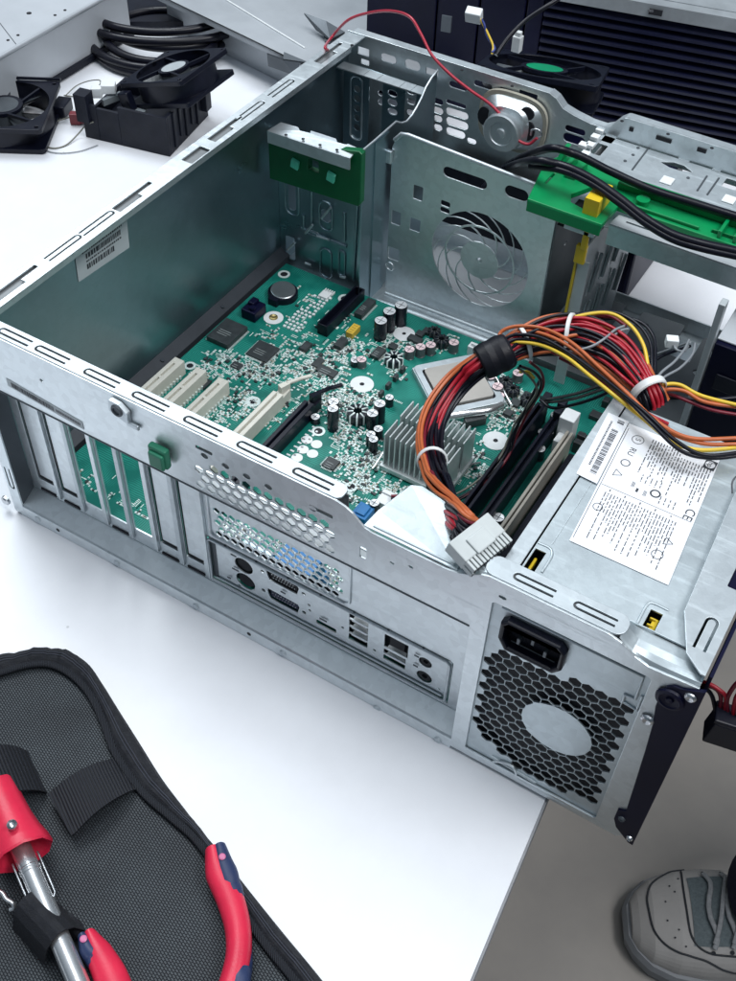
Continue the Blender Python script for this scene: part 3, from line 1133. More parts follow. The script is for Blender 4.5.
# --- bay cage: floor with tabs, pressed side wall, top sheet, cross bar
fo = [(.236, .3110), (.329, .3110), (.329, .175), (.366, .175), (.366, .2600), (.366, .4050), (.3400, .4050), (.3380, .4020), (.3385, .3700), (.3210, .3700), (.3210, .4080), (.3190, .4100), (.2880, .4080), (.2860, .4060), (.2860, .3720), (.2720, .3720), (.2720, .4060), (.2700, .4080), (.240, .4060), (.236, .40)]
fh = [rrect(.2895, .388, .2960, .395, .0005), rrect(.3455, .384, .3500, .393, .0005), circ(.3475, .362, .003), rrect(.302, .34, .3045, .364, .001), rrect(.312, .34, .3145, .364, .001), rrect(.262, .32, .2645, .35, .001)]
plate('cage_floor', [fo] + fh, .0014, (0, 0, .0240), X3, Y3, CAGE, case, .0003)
mb = MB()
mb.box(.236, .3112, .0105, .329, .3130, .0224)
mb.box(.290, .325, .0241, .345, .329, .0275)
obj('cage_floor_rib', mb, CAGE, case, .0005)
wl = [(.2980, .048), (.3120, .026), (.3950, .026), (.4050, .070), (.4050, .1420), (.2980, .1420)]
wh = []
for k in range(4):
    for j in range(2):
        cx, cz = .318 + k * .022, .065 + j * .038
        wh.append([(cx - .0018, cz - .014), (cx + .0006, cz - .014), (cx + .0058, cz + .014), (cx + .0034, cz + .014)])
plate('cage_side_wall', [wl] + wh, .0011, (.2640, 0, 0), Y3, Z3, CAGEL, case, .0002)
mb = MB()
for k in range(4):
    cx = .3225 + k * .022
    mb.tube([(.2648, cx - .002, .050), (.2658, cx + .004, .080)], .0014, 6)
    mb.tube([(.2648, cx - .001, .090), (.2658, cx + .005, .120)], .0014, 6)
obj('pressed_louvre', mb, CAGEL, case)


def S_(u, v, z=.152):
    q = Z(u, v, z)
    return q.x, q.y


def sq(u0, v0, u1, v1, r=.0006):
    a, b = S_(u0, v0), S_(u1, v1)
    return rrect(min(a[0], b[0]), min(a[1], b[1]), max(a[0], b[0]), max(a[1], b[1]), r)


sh = []
for u, v, w, d in ((613, 134, .0080, .026), (599, 149, .008, .016), (689, 153, .0085, .022), (717, 169, .0055, .0055), (731, 184, .010, .012)):
    x, y = S_(u, v)
    sh.append(rrect(x - w / 2, y - d / 2, x + w / 2, y + d / 2, .0008))
x, y = S_(678, 165)
sh.append([(x - .012, y - .003), (x - .004, y - .006), (x + .004, y - .006), (x + .012, y - .003), (x + .004, y + .002), (x - .004, y + .002)])
plate('bay_top_sheet', [[(.2300, .312), (.4425, .312), (.4425, .4186), (.2190, .4186), (.2230, .380)]] + sh, .0010, (0, 0, .1520), X3, Y3, STEEL_BRIGHT, case, .0002)
mb = MB()
for u0, v0, u1, v1 in ((632, 170, 656, 138), (697, 191, 707, 176), (707, 195, 719, 178)):
    a, b = S_(u0, v0), S_(u1, v1)
    mb.tube([(a[0], a[1], .1518), (b[0], b[1], .1518)], .0008, 6)
for u, v in ((625, 161), (633, 155), (638, 148), (688, 178)):
    a = S_(u, v)
    mb.cyl((a[0], a[1], .1519), (a[0], a[1], .1525), .0012, n=10)
obj('sheet_seam', mb, GREYSHEET, case)
mb = MB()
for u, v, w, d in ((667, 181, .0085, .0095), (729, 200, .0085, .0095)):
    a = S_(u, v)
    mb.box(a[0] - w / 2, a[1] - d / 2, .1521, a[0] + w / 2, a[1] + d / 2, .1530)
for u, v in ((590, 147), (585, 156), (595, 139), (583, 147), (600, 132)):
    a = S_(u, v)
    mb.box(a[0] - .003, a[1] - .003, .1521, a[0] + .003, a[1] + .003, .1550)
obj('sheet_tab', mb, WHITEPL, case, .0004)
mb = MB()
for u0, v0, u1, v1 in ((656, 137, 671, 142), (697, 149, 706, 152), (629, 129, 633, 130)):
    a, b = I(u0, v0, 'y', D - .0008), I(u1, v1, 'y', D - .0008)
    mb.box(a.x, D - .0009, (a.z + b.z) / 2 - .0014, b.x, D - .0002, (a.z + b.z) / 2 + .0014)
obj('rail_slot', mb, DARK, case)
# cross bar
loops = [[(.2755, .2950), (.4420, .2950), (.4420, .3075), (.2770, .3075)]]
for u, v in ((639, 227), (678, 241), (712, 253)):
    q = Z(u, v, .1662)
    loops.append(rrect(q.x - .009, q.y - .0008, q.x + .009, q.y + .0010, .0003))
plate('cross_bar', loops, .0011, (0, 0, .1668), X3, Y3, PANELWHITE, case, .0002)
mb = MB().box(.2755, .2950, .1510, .4420, .2961, .1656)
obj('cross_bar_face', mb, STEEL, case, .0004)
# vertical flange beside the drive
mb = MB().box(.3620, .2585, .0110, .3662, .2660, .1640)
obj('bay_flange', mb, CAGEL, case, .0006)
# --- green front lock with levers across the bay
gl = [(.2225, .2830), (.2742, .2830), (.2750, .3080), (.442, .3085), (.442, .3445), (.2195, .3445), (.2130, .3300)]
gh = [[(.2475, .2955), (.2590, .2925), (.2620, .2945), (.2600, .3230), (.2535, .3230), (.2440, .3040)],
      rrect(.2235, .3060, .2252, .3200, .0004), rrect(.2310, .3195, .2390, .3240, .0008), rrect(.335, .3140, .3500, .3175, .0006)]
plate('green_front_lock', [gl] + gh, .0040, (0, 0, .1722), X3, Y3, GREENPL, case, .0006)
mb = MB()
mb.box(.2225, .2828, .1630, .2740, .2845, .1715)
mb.box(.2290, .3220, .1722, .2320, .3420, .1790)
mb.box(.2380, .3240, .1722, .2405, .3380, .1780)
mb.prism([(.2195, .3300, .1722), (.2195, .3440, .1722), (.2215, .3440, .1820), (.2215, .3360, .1820)], (.003, 0, 0))
mb.box(.2660, .3270, .1722, .4420, .3300, .1765)
mb.box(.2740, .3110, .1722, .3280, .3130, .1745)
mb.box(.3560, .3095, .1722, .4420, .3115, .1750)
mb.box(.3400, .3100, .1722, .3425, .3260, .1775)
mb.box(.3500, .3100, .1722, .3525, .3260, .1775)
mb.cyl((.2870, .3190, .1722), (.2870, .3190, .1760), .0045, n=18)
obj('green_lock_rib', mb, GREENPL, case, .0006)
mb = MB()
a = I(596, 204, 'z', .178)
mb.prism([(.2585, .2880, .1690), (.2685, .2880, .1690), (.2685, .2880, .1835), (.2585, .2880, .1835)], (.0, .0215, .0005))
mb.box(.2615, .2890, .1450, .2660, .2915, .1722)
mb.box(.2585, .2895, .1330, .2660, .2935, .1470)
mb.prism([(.2590, .2935, .0600), (.2605, .2935, .0600), (.2605, .2935, .1340), (.2590, .2935, .1340)], (0, -.002, 0))
obj('yellow_lever', mb, YELLOW, case, .0008)
mb = MB()
mb.box(.2618, .296, .1838, .2650, .298, .1844)
mb.box(.2612, .299, .1838, .2618, .305, .1844)
mb.box(.2650, .299, .1838, .2656, .305, .1844)
obj('lever_mark', mb, mat('lever_mark_brown', (.30, .20, .01), .5), case)
mb = MB().box(.2606, .2930, .0250, .2690, .2946, .1340)
obj('lever_guide', mb, CAGEL, case, .0005)
mb = MB().box(.2480, .2890, .1560, .2690, .2960, .1590)
obj('lock_tongue', mb, STEEL_BRIGHT, case, .0004)
mb = MB().box(.2430, .2900, .1560, .2640, .3250, .1566)
obj('lock_shade_plate', mb, DARK, case)  # dark plate added so the lock's cut-out looks shaded
# --- odds on the rear band: hook, green button, barcode strip
q = I(125, 410, 'y', 0)
mb = MB()
mb.prism([(q.x - .0085, -.0004, q.z - .002), (q.x + .0035, -.0004, q.z - .006), (q.x + .0045, -.0004, q.z + .0015), (q.x - .001, -.0004, q.z + .006), (q.x - .0078, -.0004, q.z + .0065)], (0, -.0030, 0))
mb.box(q.x + .001, -.0022, q.z - .0095, q.x + .0095, -.0004, q.z - .0060)
obj('lock_hook', mb, STEEL_BRIGHT, case, .0008)
mb = MB()
mb.tube([(q.x - .0025 + .0030 * math.cos(t), -.0037, q.z + .001 + .0030 * math.sin(t)) for t in [2 * math.pi * k / 16 for k in range(16)]], .0009, 6, closed=True)
mb.cyl((q.x - .0025, -.0034, q.z + .001), (q.x - .0025, -.0036, q.z + .001), .0026, n=14)
obj('hook_eye', mb, GREYSHEET, case)
q = I(160, 455, 'y', -.003)
mb = MB()
mb.box(q.x - .0062, -.0055, q.z - .0072, q.x + .0062, -.0012, q.z + .0068)
mb.box(q.x - .0050, -.0075, q.z - .0072, q.x + .0052, -.0050, q.z + .0040)
obj('release_button', mb, GREENBT, case, .0014)
a, b = I(7, 382, 'y', -.0003), I(83, 426, 'y', -.0003)
mb = MB()
dv = (b - a)
pz = V((0, 0, .0030))
mb.prism([a - pz, b - pz, b + pz, a + pz], (0, .0002, 0))
rb = obj('barcode_strip', mb, PAPERGREY, case)
mb = MB()
t = .06
while t < .62:
    w = random.choice((.006, .010, .016))
    p, r = a + dv * t, a + dv * (t + w)
    mb.poly([p - pz * .62 + V((0, -.0001, 0)), r - pz * .62 + V((0, -.0001, 0)), r + pz * .62 + V((0, -.0001, 0)), p + pz * .62 + V((0, -.0001, 0))])
    t += w + random.choice((.004, .007))
t = .65
while t < .96:
    p, r = a + dv * t, a + dv * (t + .014)
    mb.poly([p - pz * .35 + V((0, -.0001, 0)), r - pz * .35 + V((0, -.0001, 0)), r + pz * .35 + V((0, -.0001, 0)), p + pz * .35 + V((0, -.0001, 0))], 1)
    t += .02
obj('barcode', mb, [INK, INKGREY], rb)
# label on the inside of the left wall
p00, p01, p10, p11 = V((.0016, .0945, .1330)), V((.0016, .0960, .1560)), V((.0016, .1440, .1300)), V((.0016, .1460, .1560))
mb = MB()
mb.prism([p00, p10, p11, p01], (.0002, 0, 0))
lb = obj('wall_label', mb, PAPERGREY, case)
mb = MB()


def lab(s, t):
    return (p00.lerp(p10, s)).lerp(p01.lerp(p11, s), t) + V((.0003, 0, 0))


def bars(s0, s1, t0, t1, wide):
    s = s0
    while s < s1:
        w = random.choice(wide)
        mb.poly([lab(s, t0), lab(s + w, t0), lab(s + w, t1), lab(s, t1)])
        s += w + random.choice((.008, .014))


bars(.18, .70, .20, .36, (.012, .02, .03))
bars(.18, .86, .42, .47, (.02, .03))
bars(.18, .38, .53, .68, (.03, .04))
bars(.42, .84, .53, .68, (.012, .02))
bars(.12, .90, .74, .79, (.02, .03))
bars(.12, .80, .84, .90, (.02, .03))
obj('label_print', mb, INK, lb)

# ================================================================== power supply
psu = thing('power_supply', 'grey steel power supply with a white printed label, at the right of the open case', 'power supply', (.388, .08, .0101))
mb = MB()
mb.box(.3410, .0160, .0105, .4345, .0172, .1580)
mb.box(.3410, .1480, .0105, .4345, .1492, .1619)
mb.box(.3410, .0172, .0105, .3422, .1480, .1619)
mb.box(.4333, .0172, .0105, .4345, .1480, .1619)
mb.box(.3422, .0172, .0105, .4333, .1480, .0115)
obj('body', mb, PSUSTEEL, psu, .0006)
a1, b1 = Z(517, 539, .163), Z(533, 563, .163)
a2, b2 = Z(678, 611, .163), Z(690, 630, .163)
hA = [(.3505, .0165), (.3560, .0165), (.3560, .0300), (.3505, .0300)]
hB = [(.4110, .0155), (.4168, .0155), (.4168, .0260), (.4110, .0260)]
plate('top_cover', [rrect(.3495, .0148, .4338, .1490, .001), [(x, y) for x, y in hA], [(x, y) for x, y in hB]], .0011, (0, 0, .1631), X3, Y3, PSUSTEEL, psu, .00025)
plate('cover_flange', [rrect(.3408, .0148, .3487, .1495, .0008)], .0011, (0, 0, .1638), X3, Y3, STEEL_BRIGHT, psu, .0003)
mb = MB()
for pts in ([(.3500, .0335), (.3560, .0335), (.3585, .0310), (.3592, .0270), (.3592, .0180)], [(.4085, .0150), (.4085, .0270), (.4105, .0295), (.4180, .0295)]):
    mb.tube([(x, y, .1630) for x, y in spline([(x, y, 0) for x, y in pts], 5) for x, y in [(x, y)]] if False else [V((p.x, p.y, .1630)) for p in spline([(x, y, 0) for x, y in pts], 5)], .0008, 8)
mb.tube([(.3560, .0360, .1627), (.3560, .148, .1627)], .0006, 6)
obj('pressed_line', mb, PSUSTEEL, psu)
mb = MB()
mb.box(.3515, .020, .155, .3530, .028, .1590)
mb.box(.4135, .0165, .1550, .4165, .0245, .1600)
mb.box(.4120, .0185, .1585, .4150, .0195, .1612)
mb.box(.4120, .0225, .1585, .4150, .0235, .1612)
obj('coil_former', mb, YELLOW, psu, .0005)
# rear grille
gh = []
GX, GZ = .3900, .0700
pz_ = .0068
row = 0
z = .0170
while z < .122:
    k = 0
    x = .3478 + (row % 2) * pz_ / 2
    while x < .4235:
        d = math.hypot((x - GX), (z - GZ))
        if d > .0176 and d < .0560 and .3470 < x < .4225 and not (z > .1130 and x < .386) and z < .1215:
            hp = hexa(x, z, .00368)
            if d < .0245:
                nx_, nz_ = (x - GX) / d, (z - GZ) / d
                q_, src = [], hp
                for a_, b_ in zip(src, src[1:] + src[:1]):
                    da, db = (a_[0] - GX) * nx_ + (a_[1] - GZ) * nz_ - .0195, (b_[0] - GX) * nx_ + (b_[1] - GZ) * nz_ - .0195
                    if da >= 0:
                        q_.append(a_)
                    if da * db < 0:
                        k_ = da / (da - db)
                        q_.append((a_[0] + (b_[0] - a_[0]) * k_, a_[1] + (b_[1] - a_[1]) * k_))
                hp = q_
            if len(hp) < 3:
                x += pz_
                continue
            gh.append(hp)
        x += pz_
    z += pz_ * .866
    row += 1
plate('rear_grille', [rrect(.3425, .0082, .4262, .1508, .002), rrect(.3522, .1240, .3836, .1430, .003)] + gh, .0010, (0, .0016, 0), *OUT, PSUSTEEL, psu, .00015)
mb = MB().box(.3430, .0070, .0040, .4330, .0078, .1200)
obj('grille_shade_sheet', mb, DARK, psu)  # near-black sheet added to make the grille openings look unlit
mb = MB()
ln = [(.3490, .1475), (.4210, .1475), (.4210, .1285), (.4160, .1275), (.4160, .1210)]
mb.tube([V((p[0], .0012, p[1])) for p in ln], .0009, 8)
mb.tube([(.4165, .0012, .1215), (.4235, .0012, .1205), (.4235, .0012, .1330)], .0008, 8)
mb.tube([(.3600, .0012, .0130), (.3880, .0012, .0105)], .0010, 8)
obj('pressed_line', mb, PSUSTEEL, psu)
mb = MB()
mb.tube([(.3385, .0008, .1420), (.3385, .0008, .1290), (.3420, .0008, .1270), (.3420, .0008, .1225)], .0009, 8)
mb.tube([V((p.x, .0008, p.z)) for p in spline([(.3590, 0, .0050), (.3640, 0, .0120), (.3700, 0, .0150), (.3745, 0, .0140), (.3770, 0, .0060)], 5)], .0009, 8)
mb.tube([(.3780, .0008, .0060), (.4080, .0008, .0060)], .0012, 8)
mb.tube([(.4120, .0008, .0060), (.4160, .0008, .0075), (.4290, .0008, .0075), (.4320, .0008, .0050)], .0010, 8)
obj('pressed_line', mb, STEEL, psu)
# inlet socket
ip_ = [(.3508, .1285), (.3550, .1212), (.3810, .1212), (.3848, .1265), (.3848, .1400), (.3815, .1440), (.3540, .1440), (.3508, .1405)]
ih_ = [(.3534, .1295), (.3565, .1240), (.3795, .1240), (.3822, .1280), (.3822, .1392), (.3795, .1416), (.3555, .1416), (.3534, .1388)]
inl = plate('power_inlet', [ip_, ih_], .0060, (0, -.0030, 0), *OUT, BLACKPL, psu, .0012)
mb = MB().box(.3525, .0040, .1205, .3840, .0046, .1420)
obj('inlet_floor', mb, BLACKMATT, inl)
mb = MB()
for x, z in ((.3610, .1310), (.3680, .1358), (.3750, .1310)):
    mb.box(x - .0009, -.0015, z - .0024, x + .0009, .0040, z + .0024)
obj('contact_pin', mb, GREYSHEET, inl, .0004)
# white label
LP = [V((.3557, .1342, .1634)), V((.4060, .1342, .1634)), V((.4127, .0429, .1634)), V((.3621, .0427, .1634))]


def lp(s, t, dz=0.):
    """s across, t from the far end to the near end"""
    return LP[0].lerp(LP[1], s).lerp(LP[3].lerp(LP[2], s), t) + V((0, 0, dz))


mb = MB().prism([p for p in LP], (0, 0, .0002))
lbl = obj('rating_label', mb, PAPER, psu)
QL = [V((.3432, .1352, .1640)), V((.3553, .1347, .1640)), V((.3587, .0838, .1640)), V((.3470, .0846, .1640))]
mb = MB().prism(QL, (0, 0, .0002))
lbl2 = obj('barcode_label', mb, PAPER, psu)


def quad4(mb, fn, s0, s1, t0, t1, dz, mi=0):
    mb.poly([fn(s0, t0, dz), fn(s0, t1, dz), fn(s1, t1, dz), fn(s1, t0, dz)], mi)


def lq(s, t, dz=0.):
    return QL[0].lerp(QL[1], s).lerp(QL[3].lerp(QL[2], s), t) + V((0, 0, dz))


mb = MB()
t = .20
while t < .90:
    w = random.choice((.006, .010, .018))
    quad4(mb, lq, .48, .78, t, t + w, .0003)
    t += w + random.choice((.006, .012))
t = .10
while t < .80:
    w = random.choice((.01, .014, .018))
    quad4(mb, lq, .28, .37, t, t + w, .0003)
    t += w + .008
quad4(mb, lq, .55, .85, .04, .055, .0003)
quad4(mb, lq, .55, .85, .065, .09, .0003)
obj('barcode', mb, INKGREY, lbl2)
mb = MB()


def textrow(s, t0, t1, h=.010, gap=.012, mi=1, dens=1.):
    t = t0
    while t < t1:
        w = random.uniform(.010, .05)
        w = min(w, t1 - t)
        if w > .004 and random.random() < dens:
            quad4(mb, lp, s, s + h, t, t + w, .0003, mi)
        t += w + gap * random.uniform(.5, 1.2)


# dividing line and blocks of small print running along the label
quad4(mb, lp, .03, .97, .530, .533, .0003, 1)
quad4(mb, lp, .018, .024, .04, .97, .0003, 1)
for k in range(22):
    s = .30 + k * .031
    a, b = .05, random.choice((.22, .28, .34, .30))
    if s > .62:
        a, b = .10, random.choice((.30, .38, .42, .2))
    textrow(s, a, b, .011)
for k in range(9):
    textrow(.36 + k * .05, .34 if k < 5 else .44, .40 if k < 5 else .50, .010)
for k in range(24):
    s = .10 + k * .032
    e = .62 + .33 * abs(math.sin(k * 1.7))
    textrow(s, .575, min(.94, max(.74, e)), .010)
for k in range(5):
    textrow(.13 + k * .16, .545, .562, .012, .02)


def ringon(s, t, r, w=.0004, mi=1, n=24, frac=1., rot=0.):
    c = lp(s, t, .0003)
    m = int(n * frac)
    for k in range(m):
        a, b = 2 * math.pi * k / n + rot, 2 * math.pi * (k + 1) / n + rot
        mb.poly([c + V((math.cos(a) * r, math.sin(a) * r, 0)), c + V((math.cos(b) * r, math.sin(b) * r, 0)),
                 c + V((math.cos(b) * (r - w), math.sin(b) * (r - w), 0)), c + V((math.cos(a) * (r - w), math.sin(a) * (r - w), 0))], mi)


ringon(.16, .10, .0033)
ringon(.15, .31, .0026, .0006)
ringon(.55, .44, .0028, .0009, 0)
ringon(.80, .84, .0030)
ringon(.10, .70, .0026)
text_into(mb, 'RU', .0048, lp(.155, .21), (0, -1, 0), (1, 0, 0), 0, .0003)
text_into(mb, 'CE', .0068, lp(.925, .485), (0, -1, 0), (1, 0, 0), 0, .0003)
text_into(mb, 'S', .0040, lp(.16, .10), (0, -1, 0), (1, 0, 0), 1, .0003)
# square maker's mark: dark tile with a pale disc and the two letters
c = lp(.93, .065, .0003)
mb.poly([c + V((-.0030, -.0036, 0)), c + V((.0030, -.0036, 0)), c + V((.0030, .0036, 0)), c + V((-.0030, .0036, 0))], 0)
cc = c + V((0, 0, .0001))
mb.poly([cc + V((math.cos(2 * math.pi * k / 20) * .0025, math.sin(2 * math.pi * k / 20) * .0025, 0)) for k in range(20)], 2)
text_into(mb, 'hp', .0042, cc, (0, -1, 0), (1, 0, 0), 0, .0001)
for (s, t) in ((.12, .41), (.84, .73)):
    c = lp(s, t, .0003)
    P = [c + V((.0028 * math.cos(q), .0028 * math.sin(q), 0)) for q in (0, 2.09, 4.19)]
    for i in range(3):
        a, b = P[i], P[(i + 1) % 3]
        n_ = V((-(b - a).y, (b - a).x, 0)).normalized() * .0002
        mb.poly([a - n_, b - n_, b + n_, a + n_], 1)
mb.poly([lp(.36, .455, .0003), lp(.36, .485, .0003), lp(.385, .485, .0003), lp(.385, .455, .0003)], 0)
for s, t in ((.30, .44), (.44, .47)):
    for q in range(3):
        quad4(mb, lp, s + q * .012, s + q * .012 + .006, t - .02, t + .02, .0003, 1)
obj('fine_print', mb, [INK, INKGREY, PAPER], lbl)
mb = MB()
mb.tube(spline([(.4150, .140, .1632), (.4175, .132, .1634), (.4165, .124, .1634), (.4190, .116, .1632)], 6), .0004, 6)
obj('stray_mark', mb, INKGREY, psu)

# ================================================================== motherboard
ZB = .0200
board = thing('motherboard', 'green printed circuit board lying in the bottom of the open case', 'motherboard', (.17, .16, .0101))


def B(u, v):
    q = Z(u, v, ZB)
    return q.x, q.y


mt = [rrect(.0125, .0155, .3290, .3085, .001)]
plate('circuit_board', mt, .0016, (0, 0, ZB), X3, Y3, PCB, board)
mb = MB()
for x, y in ((.02, .03), (.02, .16), (.02, .30), (.17, .03), (.17, .30), (.32, .03), (.32, .16), (.32, .30)):
    mb.cyl((x, y, .0101), (x, y, ZB - .0017), .003, n=6)
obj('standoff', mb, SCREW, board)
# three cream slots
for x0 in (.0177, .0377, .0577):
    mb = MB()
    y0, y1, h = .0710, .1565, .0125
    mb.box(x0, y0, ZB, x0 + .0030, y1, ZB + h)
    mb.box(x0 + .0048, y0, ZB, x0 + .0086, y1, ZB + h)
    mb.box(x0 + .0030, y0, ZB, x0 + .0048, y1, ZB + h - .0025)
    mb.box(x0 + .0030, y1 - .006, ZB + .01, x0 + .0048, y1, ZB + h)
    mb.box(x0 + .0030, y1 - .024, ZB + .01, x0 + .0048, y1 - .0215, ZB + h)
    s = obj('expansion_slot', mb, CREAM, board, .0004)
    mb = MB()
    for i in range(22):
        mb.box(x0 + .0086, y0 + .004 + i * .0035, ZB, x0 + .0095, y0 + .0055 + i * .0035, ZB + .003)
    obj('slot_contact', mb, TIN, s)
# white and black graphics slots with release latches
for (x0, w, m, ya, yb, latch, nm) in ((.0985, .0085, CREAM, .060, .1660, (.0085, .026), 'white'), (.1225, .0085, BLACKPL, .060, .1700, (.006, .022), 'black')):
    mb = MB()
    h = .0125
    mb.box(x0, ya, ZB, x0 + .0032, yb, ZB + h)
    mb.box(x0 + .0050, ya, ZB, x0 + w, yb, ZB + h)
    mb.box(x0 + .0032, ya, ZB, x0 + .0050, yb, ZB + h - .003)
    s = obj('graphics_slot', mb, m, board, .0004)
    mb = MB()
    mb.prism([(x0 + .0005, yb, ZB + h - .004), (x0 + .0005, yb + .010, ZB + h - .003), (x0 + .0005, yb + .010, ZB), (x0 + .0005, yb, ZB)], (.0075, 0, 0))
    mb.prism([(x0 + .001, yb + .004, ZB + h + .003), (x0 + .005, yb + .0125, ZB + h + .002), (x0 + .0075, yb + .0110, ZB + h + .002), (x0 + .0055, yb + .002, ZB + h + .003)], (0, 0, -.009))
    mb.tube(spline([(x0 + .0045, yb + .010, ZB + h + .001), (x0 + .0075, yb + .017, ZB + h), (x0 + .0085, yb + .021, ZB + h - .001), (x0 + .0130, yb + .029, ZB + h - .002)], 5), (.0022, .0016), 8)
    obj('slot_latch', mb, m, s, .0005)
    lab_ = 'white slot' if m is CREAM else 'black slot'
    s['label'] = 'cream graphics slot with latch' if m is CREAM else 'black graphics slot with latch'
# chips
for u, v, lx, ly, h, ang in ((263, 353, .0185, .0185, .0022, 0), (227.5, 336, .020, .026, .0045, 0), (341, 346, .0065, .011, .004, 0), (306, 349, .006, .0095, .0035, 0), (365, 311, .0072, .022, .0045, 0), (378, 355, .0075, .012, .003, 0),
                             (327, 372.5, .016, .0075, .002, 0), (331, 465, .0095, .0095, .002, 0), (393, 348, .006, .006, .0025, 0), (318, 364, .006, .010, .002, 0), (237, 367, .008, .006, .002, 0), (420, 336, .006, .006, .003, 0), (427, 333, .006, .006, .003, 0),
                             (412, 340, .006, .006, .003, 0), (418, 343, .006, .006, .003, 0), (437, 371, .006, .006, .002, 0), (515, 405, .007, .007, .003, 0), (527, 398, .007, .007, .003, 0), (508, 415, .006, .006, .003, 0), (205, 385, .006, .010, .002, 0)):
    x, y = B(u, v)
    mb = MB().rbox(x, y, ZB + .0003, lx, ly, h, ang)
    c_ = obj('chip', mb, CHIP, board, .0003)
    if lx > .007:
        mb = MB()
        n = int(min(22, ly / .0011))
        for s_ in (-1, 1):
            for i in range(n):
                yy = y - ly / 2 + ly * (i + .5) / n
                mb.box(x + s_ * (lx / 2), yy - .00028, ZB + .0002, x + s_ * (lx / 2 + .0016), yy + .00028, ZB + .0008)
            for i in range(int(min(22, lx / .0011))):
                xx = x - lx / 2 + .0006 + i * .0011
                if abs(lx - ly) < .001 and xx < x + lx / 2:
                    mb.box(xx - .00028, y + s_ * (ly / 2), ZB + .0002, xx + .00028, y + s_ * (ly / 2 + .0016), ZB + .0008)
        obj('chip_legs', mb, TIN, c_)
        mb = MB()
        for q in range(3):
            mb.poly([V((x - lx * .3, y - .0008 - q * .0022, ZB + h + .0004)), V((x + lx * random.uniform(.05, .3), y - .0008 - q * .0022, ZB + h + .0004)), V((x + lx * .2, y - .0002 - q * .0022, ZB + h + .0004)), V((x - lx * .3, y - .0002 - q * .0022, ZB + h + .0004))])
        obj('chip_marking', mb, CHIPTEXT, c_)


def capacitor(u, v, r, h, mats):
    x, y = B(u, v)
    mb = MB()
    mb.lathe((x, y, ZB), (0, 0, 1), [(0, r), (h * .08, r), (h * .11, r * .93), (h * .15, r), (h * .95, r, 0), (h, r * .93, 1), (h + .0001, r * .85, 1), (h - .0002, 0, 1)], 22)
    mb.poly([(x - r * .8, y - .0002, ZB + h + .0001), (x + r * .8, y - .0002, ZB + h + .0001), (x + r * .8, y + .0002, ZB + h + .0001), (x - r * .8, y + .0002, ZB + h + .0001)], 2)
    mb.poly([(x - .0002, y - r * .8, ZB + h + .00015), (x + .0002, y - r * .8, ZB + h + .00015), (x + .0002, y + r * .8, ZB + h + .00015), (x - .0002, y + r * .8, ZB + h + .00015)], 2)
    return obj('capacitor', mb, mats + [GREYSHEET], board)


BK = [CAPSLEEVE, CAPTOP]
GR = [CAPGREY, CAPTOP]
PK = [CAPGREY, CAPPINK]
for u, v, r, h in ((380, 338, .0050, .0175), (388.5, 330, .0050, .0190), (400, 324, .0050, .0190), (332.8, 429, .0040, .0205), (333.5, 420, .0040, .0185), (379, 421, .0042, .0175), (372, 427, .0042, .0140), (389, 405, .0032, .0080), (378, 437, .0034, .0085),
                   (370.5, 444, .0034, .0100), (373, 450, .0034, .0110), (374, 512.5, .0034, .0100), (355, 365, .0036, .0055), (315.5, 422, .0034, .0055)):
    capacitor(u, v, r, h, BK)
for u, v, r, h in ((409, 357, .0040, .0080), (420, 355, .0040, .0085), (430, 353, .0040, .0085), (453, 351, .0040, .0090), (361.5, 366, .0038, .0070), (496.5, 394, .0042, .0080), (499, 401, .0036, .006), (517, 380, .0042, .0075), (489, 384, .0040, .0080)):
    capacitor(u, v, r, h, PK)
# coils: black rings wound with wire
for u, v, r, h in ((393.5, 363, .0068, .0060), (357.5, 419, .0075, .0080), (441, 345, .0055, .006), (512, 394, .0048, .0055), (527, 404, .0048, .0055), (505, 386, .0048, .0055), (434, 335, .0045, .005)):
    x, y = B(u, v)
    mb = MB()
    mb.lathe((x, y, ZB), (0, 0, 1), [(.0005, r), (h, r), (h, r * .45), (.0005, r * .45), (.0005, r)], 24)
    for k in range(9):
        t = 2 * math.pi * k / 9 + .3
        d = V((math.cos(t), math.sin(t), 0))
        mb.tube([V((x, y, ZB + .0004)) + d * r * 1.04, V((x, y, ZB + h * 1.03)) + d * r * 1.02, V((x, y, ZB + h * 1.03)) + d * r * .42], .0007, 6, 1)
    obj('coil', mb, [CAPSLEEVE, TIN if r > .006 else CHIP], board)
# pale screw pads
for u, v, r, r0 in ((404, 334, .0085, .0016), (362, 384.5, .0088, .0018), (495.5, 441, .0092, .0018), (273.5, 318, .0078, .0026), (318.5, 431.5, .0048, .0030), (284, 274.5, .0050, .0030), (253, 402, .0055, .0026), (190, 366, .0044, .0026), (345, 299, .0056, .0034), (351, 487, .0045, .0028), (420, 488, .0040, .0022)):
    x, y = B(u, v)
    mb = MB()
    if r > .0075:
        mb.lathe((x, y, ZB), (0, 0, 1), [(.0001, r), (.0005, r), (.0006, r * .97), (.0006, r0), (.0001, r0)], 32)
        m_ = WHITEPL
    else:
        mb.lathe((x, y, ZB), (0, 0, 1), [(.0001, r), (.0005, r), (.0005, r0), (.0001, r0)], 24)
        m_ = TIN
    s = obj('screw_pad', mb, m_, board)
    mb = MB()
    if (u, v) == (273.5, 318):
        mb.lathe((x, y, ZB), (0, 0, 1), [(.0002, .0036), (.0014, .0033), (.0018, .0022), (.0012, .0010), (.0010, 0)], 20)
        obj('screw', mb, mat('brass_screw', (.42, .33, .14), .35, .8), s)
    else:
        mb.cyl((x, y, ZB + .00012), (x, y, ZB + .00028), r0 * 1.0, n=16)
        obj('screw_hole', mb, DARK, s)
